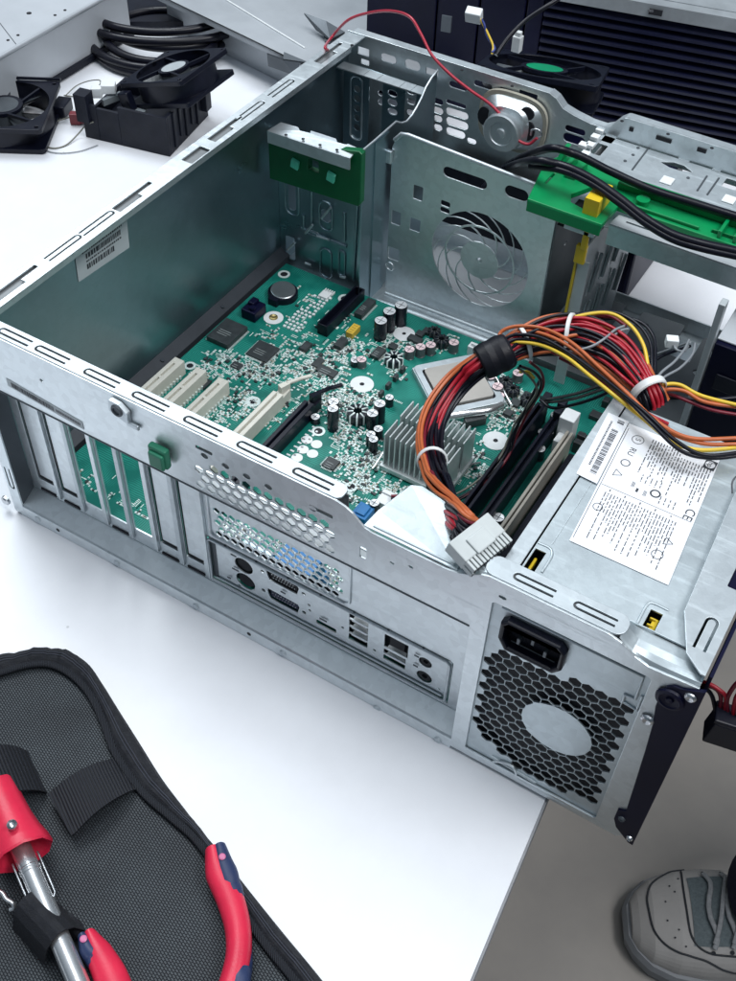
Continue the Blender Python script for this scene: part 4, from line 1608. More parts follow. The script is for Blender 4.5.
for u, v in ((307, 440), (316.6, 444.5), (303, 449.8), (312.5, 454), (297, 458)):
    x, y = B(u, v)
    mb = MB().cyl((x, y, ZB), (x, y, ZB + .0004), .0040, n=22)
    obj('test_pad', mb, WHITEPL, board)
# connectors
a, b = B(321, 335), B(361, 298)
mb = MB()
xa = (a[0] + b[0]) / 2
mb.box(xa - .0045, a[1], ZB, xa - .0033, b[1], ZB + .0105)
mb.box(xa + .0033, a[1], ZB, xa + .0045, b[1], ZB + .0105)
mb.box(xa - .0033, a[1], ZB, xa + .0033, a[1] + .0012, ZB + .0105)
mb.box(xa - .0033, b[1] - .0012, ZB, xa + .0033, b[1], ZB + .0105)
mb.box(xa - .0033, a[1] + .0012, ZB, xa + .0033, b[1] - .0012, ZB + .0030)
s = obj('drive_connector', mb, BLACKPL, board, .0004)
x, y = B(353, 334)
mb = MB().rbox(x, y, ZB, .0060, .0120, .0055)
for i in range(4):
    mb.rbox(x, y - .0042 + i * .0028, ZB + .0055, .0032, .0012, .0006)
obj('yellow_connector', mb, YELCHIP, board, .0004)
x, y = B(363, 518)
mb = MB()
mb.box(x - .0055, y - .007, ZB, x + .0055, y + .006, ZB + .008)
mb.box(x - .0035, y - .005, ZB + .008, x + .0035, y + .004, ZB + .0095)
obj('blue_connector', mb, BLUEPL, board, .0005)
x, y = B(386, 508)
mb = MB()
mb.box(x - .0055, y - .005, ZB, x + .0060, y + .006, ZB + .009)
mb.box(x - .0055, y + .003, ZB + .009, x + .0060, y + .006, ZB + .0105)
obj('fan_header', mb, WHITEPL, board, .0004)
a, b = B(458, 355), B(481, 350)
mb = MB()
mb.box(.1905, .2900, ZB, .2160, .2965, ZB + .0080)
mb.box(.1925, .2915, ZB + .008, .2140, .2925, ZB + .0105)
obj('white_header', mb, WHITEPL, board, .0004)
# coin cell in its holder
x, y = B(283, 296)
mb = MB()
mb.lathe((x, y, ZB), (0, 0, 1), [(0, .0120), (.0050, .0120), (.0050, .0104), (.003, .0104)], 28)
mb.box(x - .004, y - .0150, ZB, x + .004, y - .010, ZB + .006)
s = obj('cell_holder', mb, BLACKPL, board)
mb = MB().lathe((x, y, ZB), (.10, -.05, 1), [(.0035, .0100), (.0068, .0100), (.0072, .0094), (.0073, 0)], 28)
obj('coin_cell', mb, mat('cell_steel', (.33, .36, .37), .35, .9, .1, 60), s)
x, y = B(254, 315)
mb = MB()
mb.rbox(x, y, ZB, .013, .016, .009)
mb.rbox(x - .002, y + .003, ZB + .009, .006, .008, .003)
mb.cyl((x + .002, y - .004, ZB + .009), (x + .002, y - .004, ZB + .0115), .0025, n=12)
obj('buzzer', mb, NAVY, board, .001)
# header block of tin pins near the front
mb = MB()
for r in range(4):
    for c in range(13):
        x = .0560 + r * .0037 + (.0008 if c % 3 == 0 else 0)
        y = .2410 + c * .0040
        if random.random() < .88:
            mb.rbox(x, y, ZB, .0022, .0022, .0011, random.uniform(-20, 20))
obj('pin_pads', mb, WHITEPL, board)
x, y = B(325, 297)
mb = MB()
mb.rbox(x, y, ZB, .008, .008, .003)
for q in range(5):
    mb.rbox(x - .004 + q * .002, y + .006, ZB, .0009, .005, .002)
obj('small_header', mb, WHITEPL, board, .0003)
# heatsink with folded fins
hx0, hx1, hy0, hy1, hz = .1985, .2465, .1520, .1905, .0540
mb = MB()
mb.box(hx0 - .002, hy0 - .002, ZB + .0015, hx1 + .002, hy1 + .002, ZB + .0055)
n = 13
for i in range(n):
    x = hx0 + (hx1 - hx0) * i / (n - 1)
    for y0, y1 in ((hy0, hy0 + .0170), (hy0 + .0210, hy1)):
        mb.box(x - .00055, y0, ZB + .0055, x + .00055, y1, hz)
hs = obj('heatsink', mb, ALU, board, .0003)
mb = MB()
mb.tube(spline([(hx0 - .006, hy0 - .004, ZB + .001), (hx0 - .001, hy0 + .019, ZB + .008), (hx1 - .01, hy0 + .0190, ZB + .008), (hx1 + .006, hy1 + .003, ZB + .001)], 8), .0008, 6)
obj('clip_wire', mb, CHROME, hs)
# processor in its clamping frame
CPX = V((.2040, .2510, 0))
CROT = Matrix.Rotation(R_(49.5), 4, 'Z')


def turned(mb):
    mb.v = [CPX + CROT @ v for v in mb.v]
    return mb


m0 = MB()
add_me(m0, plate_mesh([rrect(-.0260, -.0275, .0260, .0275, .004), rrect(-.0212, -.0218, .0212, .0218, .003)], .0012, (0, 0, ZB + .0066), X3, Y3, .0003))
for a in ((-.0265, -.027, -.0235, .027), (.0235, -.027, .0265, .027), (-.0235, -.027, .0235, -.0240), (-.0235, .0240, .0235, .027)):
    m0.box(a[0], a[1], ZB + .0002, a[2], a[3], ZB + .0053)
sk = obj('processor_socket', turned(m0), STEEL_BRIGHT, board, .0004)
mb = MB().prism([(x, y, ZB + .0045) for x, y in rrect(-.0200, -.0205, .0200, .0205, .003)], (0, 0, .0036))
obj('processor', turned(mb), CPUM, sk, .0006)
mb = MB().box(-.0232, -.0238, ZB + .0003, .0232, .0238, ZB + .0042)
obj('socket_body', turned(mb), BLACKMATT, sk)
mb = MB()
mb.tube(spline([(.0295, -.030, ZB + .004), (.0300, .0, ZB + .004), (.0295, .028, ZB + .005), (.027, .033, ZB + .007)], 6), .0012, 8)
obj('socket_lever', turned(mb), CHROME, sk)
mb = MB()
mb.tube(spline([(-.024, -.0300, ZB + .006), (-.006, -.0340, ZB + .009), (.010, -.0350, ZB + .009), (.022, -.0300, ZB + .006)], 6), (.0028, .0018), 10)
obj('load_clip', turned(mb), CHROME, sk, 0)
mb = MB()
mb.box(-.010, -.0400, ZB, .006, -.0345, ZB + .007)
obj('clip_block', turned(mb), CHIP, sk, .0008)
mb = MB()
for k in range(4):
    mb.rbox(.1600, .214 + k * .0105, ZB, .003, .005, .005)
obj('socket_clip', mb, CHIP, board, .0005)
# memory slots in the shade of the supply
for i, x0 in enumerate((.2665, .2785)):
    mb = MB()
    mb.box(x0, .0900, ZB, x0 + .0022, .2480, ZB + .0230 - i * .008)
    mb.box(x0 + .0045, .0900, ZB, x0 + .0067, .2480, ZB + .0230 - i * .008)
    mb.box(x0 + .0022, .0900, ZB, x0 + .0045, .2480, ZB + .012)
    s = obj('memory_slot', mb, BLACKPL, board, .0004)
    mb = MB()
    mb.box(x0 + .0005, .2482, ZB, x0 + .0062, .2560, ZB + .020)
    mb.box(x0 + .0005, .2540, ZB + .018, x0 + .0062, .2610, ZB + .0235)
    obj('slot_lever', mb, BLACKMATT, s, .0008)
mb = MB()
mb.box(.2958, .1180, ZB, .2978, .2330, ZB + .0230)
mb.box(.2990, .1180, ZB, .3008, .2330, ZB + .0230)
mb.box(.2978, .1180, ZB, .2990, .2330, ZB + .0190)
obj('long_edge_slot', mb, mat('shaded_slot_plastic', (.34, .32, .28), .5), board, .0003)  # cream plastic with the shade beside the supply mixed into its colour
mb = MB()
mb.box(.3035, .0900, ZB, .3280, .2250, ZB + .0120)  # no slot: dark block added to stand for the darkness beside the supply
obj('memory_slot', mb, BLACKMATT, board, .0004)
for u, v, r, h in ((554, 424, .0040, .009), (546, 441, .0042, .010), (541, 441, .0036, .009), (538, 458, .0040, .010), (497, 527, .0040, .010), (535, 352, .0055, .0085)):
    capacitor(u, v, r, h, [CAPSLEEVE, CAPTOP])
mb = MB()
q = Z(571, 415, .045)
mb.box(q.x - .006, q.y - .006, .0201, q.x + .005, q.y + .006, .0450)
mb.box(q.x - .004, q.y - .016, .0201, q.x + .003, q.y - .006, .0320)
obj('supply_connector', mb, WHITEPL, board, .0006)
mb = MB()
for k in range(14):
    x, y = .300 + random.uniform(0, .03), .235 + random.uniform(0, .06)
    mb.rbox(x, y, ZB, random.uniform(.003, .008), random.uniform(.003, .008), random.uniform(.003, .012))
obj('small_part', mb, CHIP, board, .0004)
# port block behind the rear window
prt = MB()
prt.box(.1710, .0225, ZB, .1925, .0330, .0500)
prt.box(.1955, .0225, ZB, .2240, .0330, .0400)
prt.box(.2310, .0225, ZB, .2490, .0350, .0350)
prt.box(.2550, .0225, ZB, .2710, .0380, .0520)
prt.box(.2790, .0225, ZB, .2960, .0390, .0520)
prt.box(.3010, .0225, ZB, .3130, .0310, .0500)
obj('port_shells', prt, STEEL_SHADED, board, .0006)
mb = MB()
mb.box(.1985, .0225, .0440, .2240, .0400, .0600)
mb.box(.2040, .0400, ZB, .2220, .0480, .0360)
obj('blue_port', mb, BLUEPL, board, .0006)
# small surface parts: too many to count, scattered in the clusters the board shows
rnd = random.Random(21)
mb = MB()
keep = []
taken = set()
for u, v, r in ((307, 448, 14), (362, 384, 13), (404, 334, 12), (273, 318, 11), (495, 441, 14)):
    q = Z(u, v, ZB)
    keep.append((q.x, q.y, .0095))
clusters = [(240, 535, 16, 10, 70), (335, 578, 16, 10, 60), (290, 545, 14, 8, 40), (100, 505, 14, 18, 50), (130, 515, 12, 18, 50), (80, 480, 10, 12, 20), (208, 372, 16, 10, 60), (225, 358, 14, 9, 45), (243, 372, 20, 10, 90), (268, 375, 16, 8, 70), (262, 362, 26, 10, 50), (290, 352, 22, 10, 50), (238, 398, 16, 10, 60), (232, 412, 18, 12, 50), (215, 420, 14, 8, 30),
            (322, 362, 20, 10, 120), (345, 352, 20, 12, 110), (330, 385, 22, 14, 150), (300, 372, 14, 10, 50), (345, 400, 20, 12, 110), (372, 398, 14, 8, 60), (320, 405, 20, 12, 60),
            (352, 440, 16, 14, 110), (372, 462, 14, 10, 90), (348, 466, 14, 10, 90), (390, 450, 8, 14, 40), (360, 485, 22, 10, 90), (340, 500, 20, 12, 90), (392, 490, 18, 8, 60), (412, 500, 16, 10, 60), (385, 515, 22, 10, 80),
            (412, 345, 22, 8, 70), (440, 345, 14, 8, 40), (380, 350, 16, 10, 60), (398, 372, 10, 8, 24), (510, 400, 16, 16, 110), (520, 420, 14, 14, 90), (500, 420, 14, 14, 60), (470, 460, 14, 20, 70), (480, 475, 16, 12, 60), (455, 440, 20, 12, 30),
            (300, 300, 14, 6, 16), (330, 318, 20, 10, 14), (310, 335, 16, 10, 16), (345, 318, 6, 12, 16), (390, 335, 12, 8, 40), (270, 335, 20, 6, 20), (285, 405, 12, 10, 30), (340, 425, 12, 10, 40), (270, 415, 14, 8, 16)]
for u, v, su, sv, n in clusters:
    for _ in range(int(n * 1.12)):
        q = Z(rnd.gauss(u, su * .62), rnd.gauss(v, sv * .62), ZB)
        x, y = q.x, q.y
        if not (.014 < x < .262 and .03 < y < .306) or any((x - a) ** 2 + (y - b) ** 2 < c * c for a, b, c in keep):
            continue
        gs = .0017
        x, y = round(x / gs) * gs, round(y / gs) * gs
        if (round(x / gs), round(y / gs)) in taken:
            continue
        taken.add((round(x / gs), round(y / gs)))
        k = rnd.random()
        ang = (0, 90)[int(x * 90 + y * 70) % 2] if rnd.random() < .8 else rnd.choice((0, 90))
        if k < .40:      # a pair of tinned pads with a tiny part between
            l = rnd.uniform(.0011, .0020)
            dx, dy = (l, 0) if ang == 0 else (0, l)
            w = rnd.uniform(.0011, .0019)
            mb.rbox(x - dx * .8, y - dy * .8, ZB, w, w, .0008, 0, 0)
            mb.rbox(x + dx * .8, y + dy * .8, ZB, w, w, .0008, 0, 0)
            mb.rbox(x, y, ZB, max(dx, .0007) * 1.0, max(dy, .0007) * 1.0, .0009, 0, rnd.choice((1, 2, 2)))
        elif k < .62:    # white printed outline marks
            l, w = rnd.uniform(.0025, .0070), .00050
            mb.rbox(x, y, ZB, l if ang == 0 else w, w if ang == 0 else l, .0002, 0, 3)
            if rnd.random() < .5:
                mb.rbox(x, y + (.0016 if ang == 0 else 0), ZB, l if ang == 0 else w, w if ang == 0 else l, .0002, 0, 3)
        elif k < .80:    # single pads and vias
            w = rnd.uniform(.0009, .0020)
            mb.rbox(x, y, ZB, w, w * rnd.uniform(.8, 1.6), .0003, 0, rnd.choice((0, 0, 3)))
        elif k < .92:    # rows of pads
            m_ = rnd.randint(3, 6)
            for i in range(m_):
                mb.rbox(x + (i * .0013 if ang == 0 else 0), y + (i * .0013 if ang else 0), ZB, .0006 if ang == 0 else .0016, .0016 if ang == 0 else .0006, .0003, 0, rnd.choice((0, 3)))
        else:
            mb.rbox(x, y, ZB, rnd.uniform(.0014, .003), rnd.uniform(.0014, .003), rnd.uniform(.0008, .0016), 0, 1)
sm = obj('surface_parts', mb, [TIN, CHIP, mat('tan_chip_part', (.33, .30, .22), .5), mat('printed_white', (.74, .84, .80), .6)], board)
sm['kind'] = 'stuff'
# rows of pins beside the black slot
mb = MB()
for i in range(12):
    mb.rbox(.1365, .110 + i * .0046, ZB, .0030, .0014, .0004)
    mb.rbox(.1405, .112 + i * .0046, ZB, .0016, .0016, .0004)
obj('pin_pads', mb, WHITEPL, board)

# ================================================================== port shield of the case
S = plate_mesh
ports = [circ(.1818, .0490, .0066, 20), circ(.1822, .0340, .0070, 20)]
for zc in (.0527, .0342):
    ports.append([(.1990, zc + .0050), (.2205, zc + .0042), (.2215, zc + .0020), (.2200, zc - .0045), (.2005, zc - .0042), (.1985, zc + .0020)])
    ports.append(circ(.1955, zc + .0005, .0014, 10))
    ports.append(circ(.2248, zc - .0005, .0014, 10))
ports.append(rrect(.2335, .0295, .2475, .0335, .001))
for zc in (.0550, .0480, .0410, .0340):
    ports.append(rrect(.2562, zc - .0030, .2690, zc + .0028, .0004))
ports.append(rrect(.2800, .0420, .2955, .0545, .0006))
for zc in (.0380, .0320):
    ports.append(rrect(.2800, zc - .0025, .2945, zc + .0020, .0004))
ports += [circ(.3068, .0470, .0042, 18), circ(.3072, .0325, .0050, 18)]
for x, z in ((.178, .0585), (.2285, .0440), (.2290, .0390), (.2520, .0390), (.2740, .0330), (.3170, .0280), (.1770, .0265)):
    ports.append(circ(x, z, .0010, 8))
shield = plate('port_shield', [rrect(.1568, .0215, .3230, .0620, .0015)] + ports, .0008, (0, REC + .0016, 0), *OUT, STEEL, case, .0001)
mb = MB()
z0, z1, x0, x1 = .0218, .0618, .1572, .3226
mb.tube([(x0, REC - .0004, z0 + .002), (x0, REC - .0004, z1 - .002), (x0 + .002, REC - .0004, z1), (x1 - .002, REC - .0004, z1), (x1, REC - .0004, z1 - .002), (x1, REC - .0004, z0 + .002), (x1 - .002, REC - .0004, z0), (x0 + .002, REC - .0004, z0)], .0011, 8, closed=True)
mb.tube([(x0 + .003, REC + .0006, z0 + .0026), (x1 - .003, REC + .0006, z0 + .0026)], .0007, 6)
obj('shield_frame', mb, STEEL_BRIGHT, shield)
mb = MB().box(x0, REC + .0012, z0 + .001, x0 + .0042, REC + .0017, z1 - .001)
mb.box(x0, REC - .0001, z1 + .0012, x1, REC + .0002, z1 + .0018)
for k in range(7):
    mb.box(.170 + k * .0225, REC - .0008, z1 + .0004, .1712 + k * .0225, REC + .0003, z1 + .0016)
obj('shield_gap', mb, GREYSHEET, shield)
mb = MB()
for zc, mi in ((.0527, 0), (.0342, 1)):
    mb.box(.2000, REC + .0030, zc - .0034, .2195, REC + .0060, zc + .0034, mi)
    for i in range(9):
        mb.cyl((.2020 + i * .0019, REC + .003, zc + .0014), (.2020 + i * .0019, REC + .0022, zc + .0014), .0004, n=8, mi=2)
        mb.cyl((.2030 + i * .0019, REC + .003, zc - .0012), (.2030 + i * .0019, REC + .0022, zc - .0012), .0004, n=8, mi=2)
for zc in (.0550, .0480, .0410, .0340):
    mb.box(.2575, REC + .0026, zc + .0004, .2676, REC + .0060, zc + .0014, 3)
for zc in (.0380, .0320):
    mb.box(.2812, REC + .0026, zc + .0002, .2932, REC + .0060, zc + .0012, 3)
mb.box(.2830, REC + .0030, .0440, .2925, REC + .006, .0520, 0)
for x, z, r in ((.1818, .0490, .0052), (.1822, .0340, .0055)):
    mb.lathe((x, REC + .0050, z), (0, -1, 0), [(.0, r), (.0022, r), (.0022, 0)], 20, 0)
for x, z, r in ((.3068, .0470, .0036), (.3072, .0325, .0042)):
    mb.lathe((x, REC + .0040, z), (0, -1, 0), [(0, r), (.0018, r), (.0018, r * .45), (0, r * .4)], 18, 0)
obj('port_insert', mb, [DARK, mat('video_port_blue', (.012, .02, .06), .5), SCREW, WHITEPL], shield)
mb = MB()
mb.box(.1585, REC + .0080, .0225, .3210, REC + .0090, .0612)
obj('shield_backing', mb, DARK, shield)
mb = MB()
for x, z, w in ((.1735, .0555, .004), (.1735, .0420, .005), (.2090, .0440, .0035), (.2365, .0375, .005), (.3000, .0500, .003), (.3000, .0400, .003), (.1690, .0300, .0025)):
    mb.box(x, REC + .0004, z, x + w, REC + .0008, z + .0011)
obj('port_mark', mb, GREYSHEET, shield)

# ================================================================== speaker on the far wall
spk = thing('speaker', 'small oval loudspeaker with a round magnet clipped to the inside of the far case wall', 'speaker', (.165, .415, .12))
a, b = I(476, 122, 'y', .4160), I(547, 122, 'y', .4160)
c_ = I(512, 122, 'y', .4160)
hw = (b.x - a.x) / 2
stad = [(c_.x + hw * .98 * math.copysign(abs(math.cos(t)) ** .65, math.cos(t)), c_.z + .0230 * math.copysign(abs(math.sin(t)) ** .65, math.sin(t))) for t in [2 * math.pi * k / 40 for k in range(40)]]
mb = MB()
mb.prism([(x, .4185, z) for x, z in stad], (0, -.0030, 0), smooth=True)
obj('frame', mb, CREAMCONE, spk, .0012)
mb = MB()
n = len(stad)
ring1 = [V((c_.x + (x - c_.x) * .90, .4154, c_.z + (z - c_.z) * .86)) for x, z in stad]
ring2 = [V((c_.x + (x - c_.x) * .50, .4060, c_.z + (z - c_.z) * .70)) for x, z in stad]
mb.add(ring1 + ring2, [(i, (i + 1) % n, n + (i + 1) % n, n + i) for i in range(n)], 0, True)
mb.poly(ring2, 0)
obj('basket', mb, STEEL, spk)
mb = MB()
for u, v, rx, rz in ((484, 116, .0055, .0075), (527, 131, .0060, .0080), (527, 114, .0055, .005)):
    q = I(u, v, 'y', .4085)
    t = [(q.x + rx * math.cos(2 * math.pi * k / 16), .4085, q.z + rz * math.sin(2 * math.pi * k / 16)) for k in range(16)]
    mb.prism(t, (0, .0015, 0))
obj('basket_window', mb, DARK, spk)
q = I(501, 133, 'y', .4010)
mb = MB().lathe((q.x, .4070, q.z), (0, -1, 0), [(0, .0150), (.0065, .0150), (.0075, .0140), (.0075, .0095), (.0065, .0090), (.0065, .0040), (.0080, .0036), (.0085, 0)], 30)
obj('magnet', mb, STEEL, spk)
q = I(536, 134, 'y', .4060)
mb = MB()
mb.tube(spline([q + V((-.004, 0, -.002)), q + V((-.003, -.001, .003)), q + V((.002, -.001, .0045)), q + V((.0045, 0, .0005)), q + V((.001, 0, -.003))], 6), .0008, 6)
obj('solder_lug', mb, SCREW, spk)
mb = MB()
P = [Z(325, 47, .1740), I(331, 38, 'y', .445), I(348, 20, 'y', .445), I(370, 12.5, 'y', .443), I(392, 11, 'y', .434), I(410, 17, 'y', .426), I(421, 34, 'y', .418), I(432, 55, 'y', .410), I(450, 74, 'y', .406), I(470, 90, 'y', .404), I(490, 104, 'y', .405), I(505, 120, 'y', .402), I(516, 138, 'y', .402), I(528, 144, 'y', .404), I(537, 138, 'y', .405)]
mb.tube(spline([V((P[0].x - .004, P[0].y + .012, .165))] + P, 10), .00115, 8)
single('speaker_wire', mb, WIRE['cherry'], 'single cherry red wire arching over the far corner of the case to the loudspeaker', 'wire')

# ================================================================== drive in the right bay
drv = thing('disc_drive', 'dark boxed drive with a pale steel top in the right bay behind the power supply', 'drive', (.40, .33, .04))
mb = MB().box(.3668, .2620, .0300, .4400, .4120, .1330)
obj('drive_body', mb, NAVY, drv, .0008)
mb = MB().box(.3668, .2660, .1332, .4400, .4120, .1347)
obj('drive_cover', mb, PANELGREY, drv, .0006)
mb = MB()
mb.box(.3740, .2606, .100, .3980, .2619, .112)
mb.box(.404, .2606, .100, .418, .2619, .110)
obj('drive_socket', mb, BLACKMATT, drv, .0005)

# ================================================================== cables
def wire(name, color, r, pts, parent, k=8):
    mb = MB()
    mb.tube(spline(pts, k), r, 7)
    return obj(name, mb, WIRE[color], parent)


def tie(parent, path, i, rad, w=.0013, m=None, h=None):
    """band round a bundle"""
    p, t = path[i], (path[min(i + 1, len(path) - 1)] - path[max(i - 1, 0)]).normalized()
    mb = MB()
    mb.lathe(p - t * w, t, [(0, rad), (0, rad * 1.06), (w * .3, rad * 1.12), (w * 1.7, rad * 1.12), (w * 2, rad * 1.06), (w * 2, rad)], 22)
    return obj('cable_tie', mb, m or TIE, parent)


har = thing('wire_harness', 'thick multicoloured cable bundle with white ties, arching from the power supply to a grey plug', 'cable bundle', (.30, .13, .16))
pl0, pl1 = Z(455, 563, .163), Z(494, 532, .165)
# 24-way plug lying on the rear flap
ax = (pl1 - pl0)
L_ = ax.length
ax.normalize()
fw = V((.95, -.15, -.28))
fw = (fw - ax * fw.dot(ax)).normalized()
upv = ax.cross(fw)
if upv.z < 0:
    upv = -upv
pc = (pl0 + pl1) / 2 + V((.002, .0, .0030))
spine = [pc + fw * .001, pc - fw * .008, pc - fw * .016 + V((0, 0, -.001)), Z(446, 505, .150), Z(435, 474, .134), Z(430, 440, .122), Z(437, 412, .120), Z(455, 385, .126), Z(478, 366, .136), Z(500, 354, .142), Z(525, 343, .146), Z(552, 336, .150), Z(582, 337, .154), Z(612, 350, .160), Z(635, 371, .164), Z(650, 392, .163), Z(656, 406, .157)]
SP = spline(spine, 8)
ns = len(SP)
rw = random.Random(5)
#            side, height, colour   (side: -1 = left edge seen from the camera)
lay = [(-.95, .25, 'orange'), (-.90, -.15, 'orange'), (-.74, .52, 'orange'), (-.66, .12, 'black'), (-.50, .78, 'black'), (-.34, .40, 'black'), (-.20, .95, 'red'), (.04, .80, 'red'), (.22, .98, 'red'), (-.40, -.5, 'black'), (-.05, .30, 'black'),
       (.02, -.45, 'black'), (.36, .60, 'red'), (.46, .88, 'red'), (.44, -.35, 'black'), (.64, .66, 'black'), (.62, .10, 'black'), (.80, .40, 'black'), (.84, -.25, 'black'), (.95, .08, 'black'), (.55, -.8, 'black'), (-.62, -.75, 'maroon'), (.15, -.9, 'black')]
for (s, h, c) in lay:
    ph = rw.uniform(0, 6.28)
    pts = []
    for i, p in enumerate(SP):
        f = i / (ns - 1)
        t = (SP[min(i + 1, ns - 1)] - SP[max(i - 1, 0)]).normalized()
        view = (CAM - p).normalized()
        up = (V((0, 0, 1)) * .5 + V((.33, -.58, .74)) * .6)
        up = (up - t * up.dot(t)).normalized()
        side = t.cross(up)
        if side.dot(V((1, 0, 0)) * .2 + side * 0) < -9:
            side = -side
        axw = (pl1 - pl0).normalized()
        if f < .16:
            q_ = 1 - f / .16
            side = side.lerp(axw * (1 if side.dot(axw) > 0 else -1), q_).normalized()
        R = .0072
        # the bundle opens into a fan at the plug and loosens beyond the tape
        if f < .16:
            R = .0072 + (.0112 - .0072) * (1 - f / .16) ** 1.2
            hh = h
            R_h = .0065
        elif f > .58:
            R = .0072 + .0062 * math.sin(min(1, (f - .58) / .32) * math.pi)
            R_h = R * .7
            hh = h
        else:
            R_h = R
            hh = h
        if c in ('red', 'black', 'blue', 'maroon') and f < .47:
            hh *= max(-1., min(1., (f - .36) / .17)) if f > .24 else max(-1., 1 - 2 * f / .24)
        tw = (.5 * math.sin((f - .55) / .45 * math.pi)) if f > .55 else (-.75 * max(0, (.42 - f) / .42) ** 1.0)
        if f < .24:
            tw -= math.pi * (1 - f / .24)
        ss = s * math.cos(tw) - hh * math.sin(tw)
        h2 = hh * math.cos(tw) + s * math.sin(tw)
        if f < .14:
            h2 *= .25 + .75 * f / .14
        wob = .0009 * math.sin(f * 19 + ph)
        if f > .58:
            wob += .0022 * math.sin(f * 21 + ph * 3) * math.sin(min(1, (f - .58) / .38) * math.pi)
        pts.append(p + side * (ss * R + wob) + up * (h2 * R_h + wob * .6))
    mb = MB()
    mb.tube(pts, .00112, 7)
    obj('wire', mb, WIRE[c], har)
# tape sleeve and ties
def near(u, v, z):
    q = Z(u, v, z)
    return min(range(2, ns - 2), key=lambda k: (SP[k] - q).length)


i0 = near(497, 357, .1415)
p, t = SP[i0], (SP[i0 + 2] - SP[i0 - 2]).normalized()
mb = MB().lathe(p - t * .0115, t, [(0, .0080), (0, .0094), (.001, .0104), (.006, .0112), (.010, .0109), (.014, .0114), (.0185, .0106), (.0200, .0096), (.0200, .0080)], 30)
obj('tape_sleeve', mb, TAPE, har)
tie(har, SP, near(431, 462, .129), .0079)
tie(har, SP, near(527, 344, .146), .0092)
tie(har, SP, near(570, 336, .152), .0120)
tie(har, SP, near(649, 391, .163), .0092, .0024)
mb = MB()
mb.obox(pc - fw * .0030, ax * L_ * .50, fw * .0062, upv * .0046)
mb.obox(pc - fw * .0005 + upv * .0050, ax * .006, fw * .0045, upv * .0008)
pg = mat('plug_plastic', (.52, .56, .56), .4, 0, .06, 100)
plug = obj('plug', mb, pg, har, .0006)
mb = MB()
for i in range(12):
    for j in (-1, 1):
        q = pc + ax * L_ * 1.0 * ((i + .5) / 12 - .5) + fw * .0026 + upv * j * .0024
        mb.obox(q + fw * .0028, ax * L_ * .030, fw * .0034, upv * .0018)
obj('pin_housing', mb, pg, plug, .0003)
mb = MB()
for i in range(12):
    for j in (-1, 1):
        q = pc + ax * L_ * 1.0 * ((i + .5) / 12 - .5) + fw * .0090 + upv * j * .0024
        mb.obox(q, ax * L_ * .017, fw * .0002, upv * .0011)
obj('pin_hole', mb, DARK, plug)
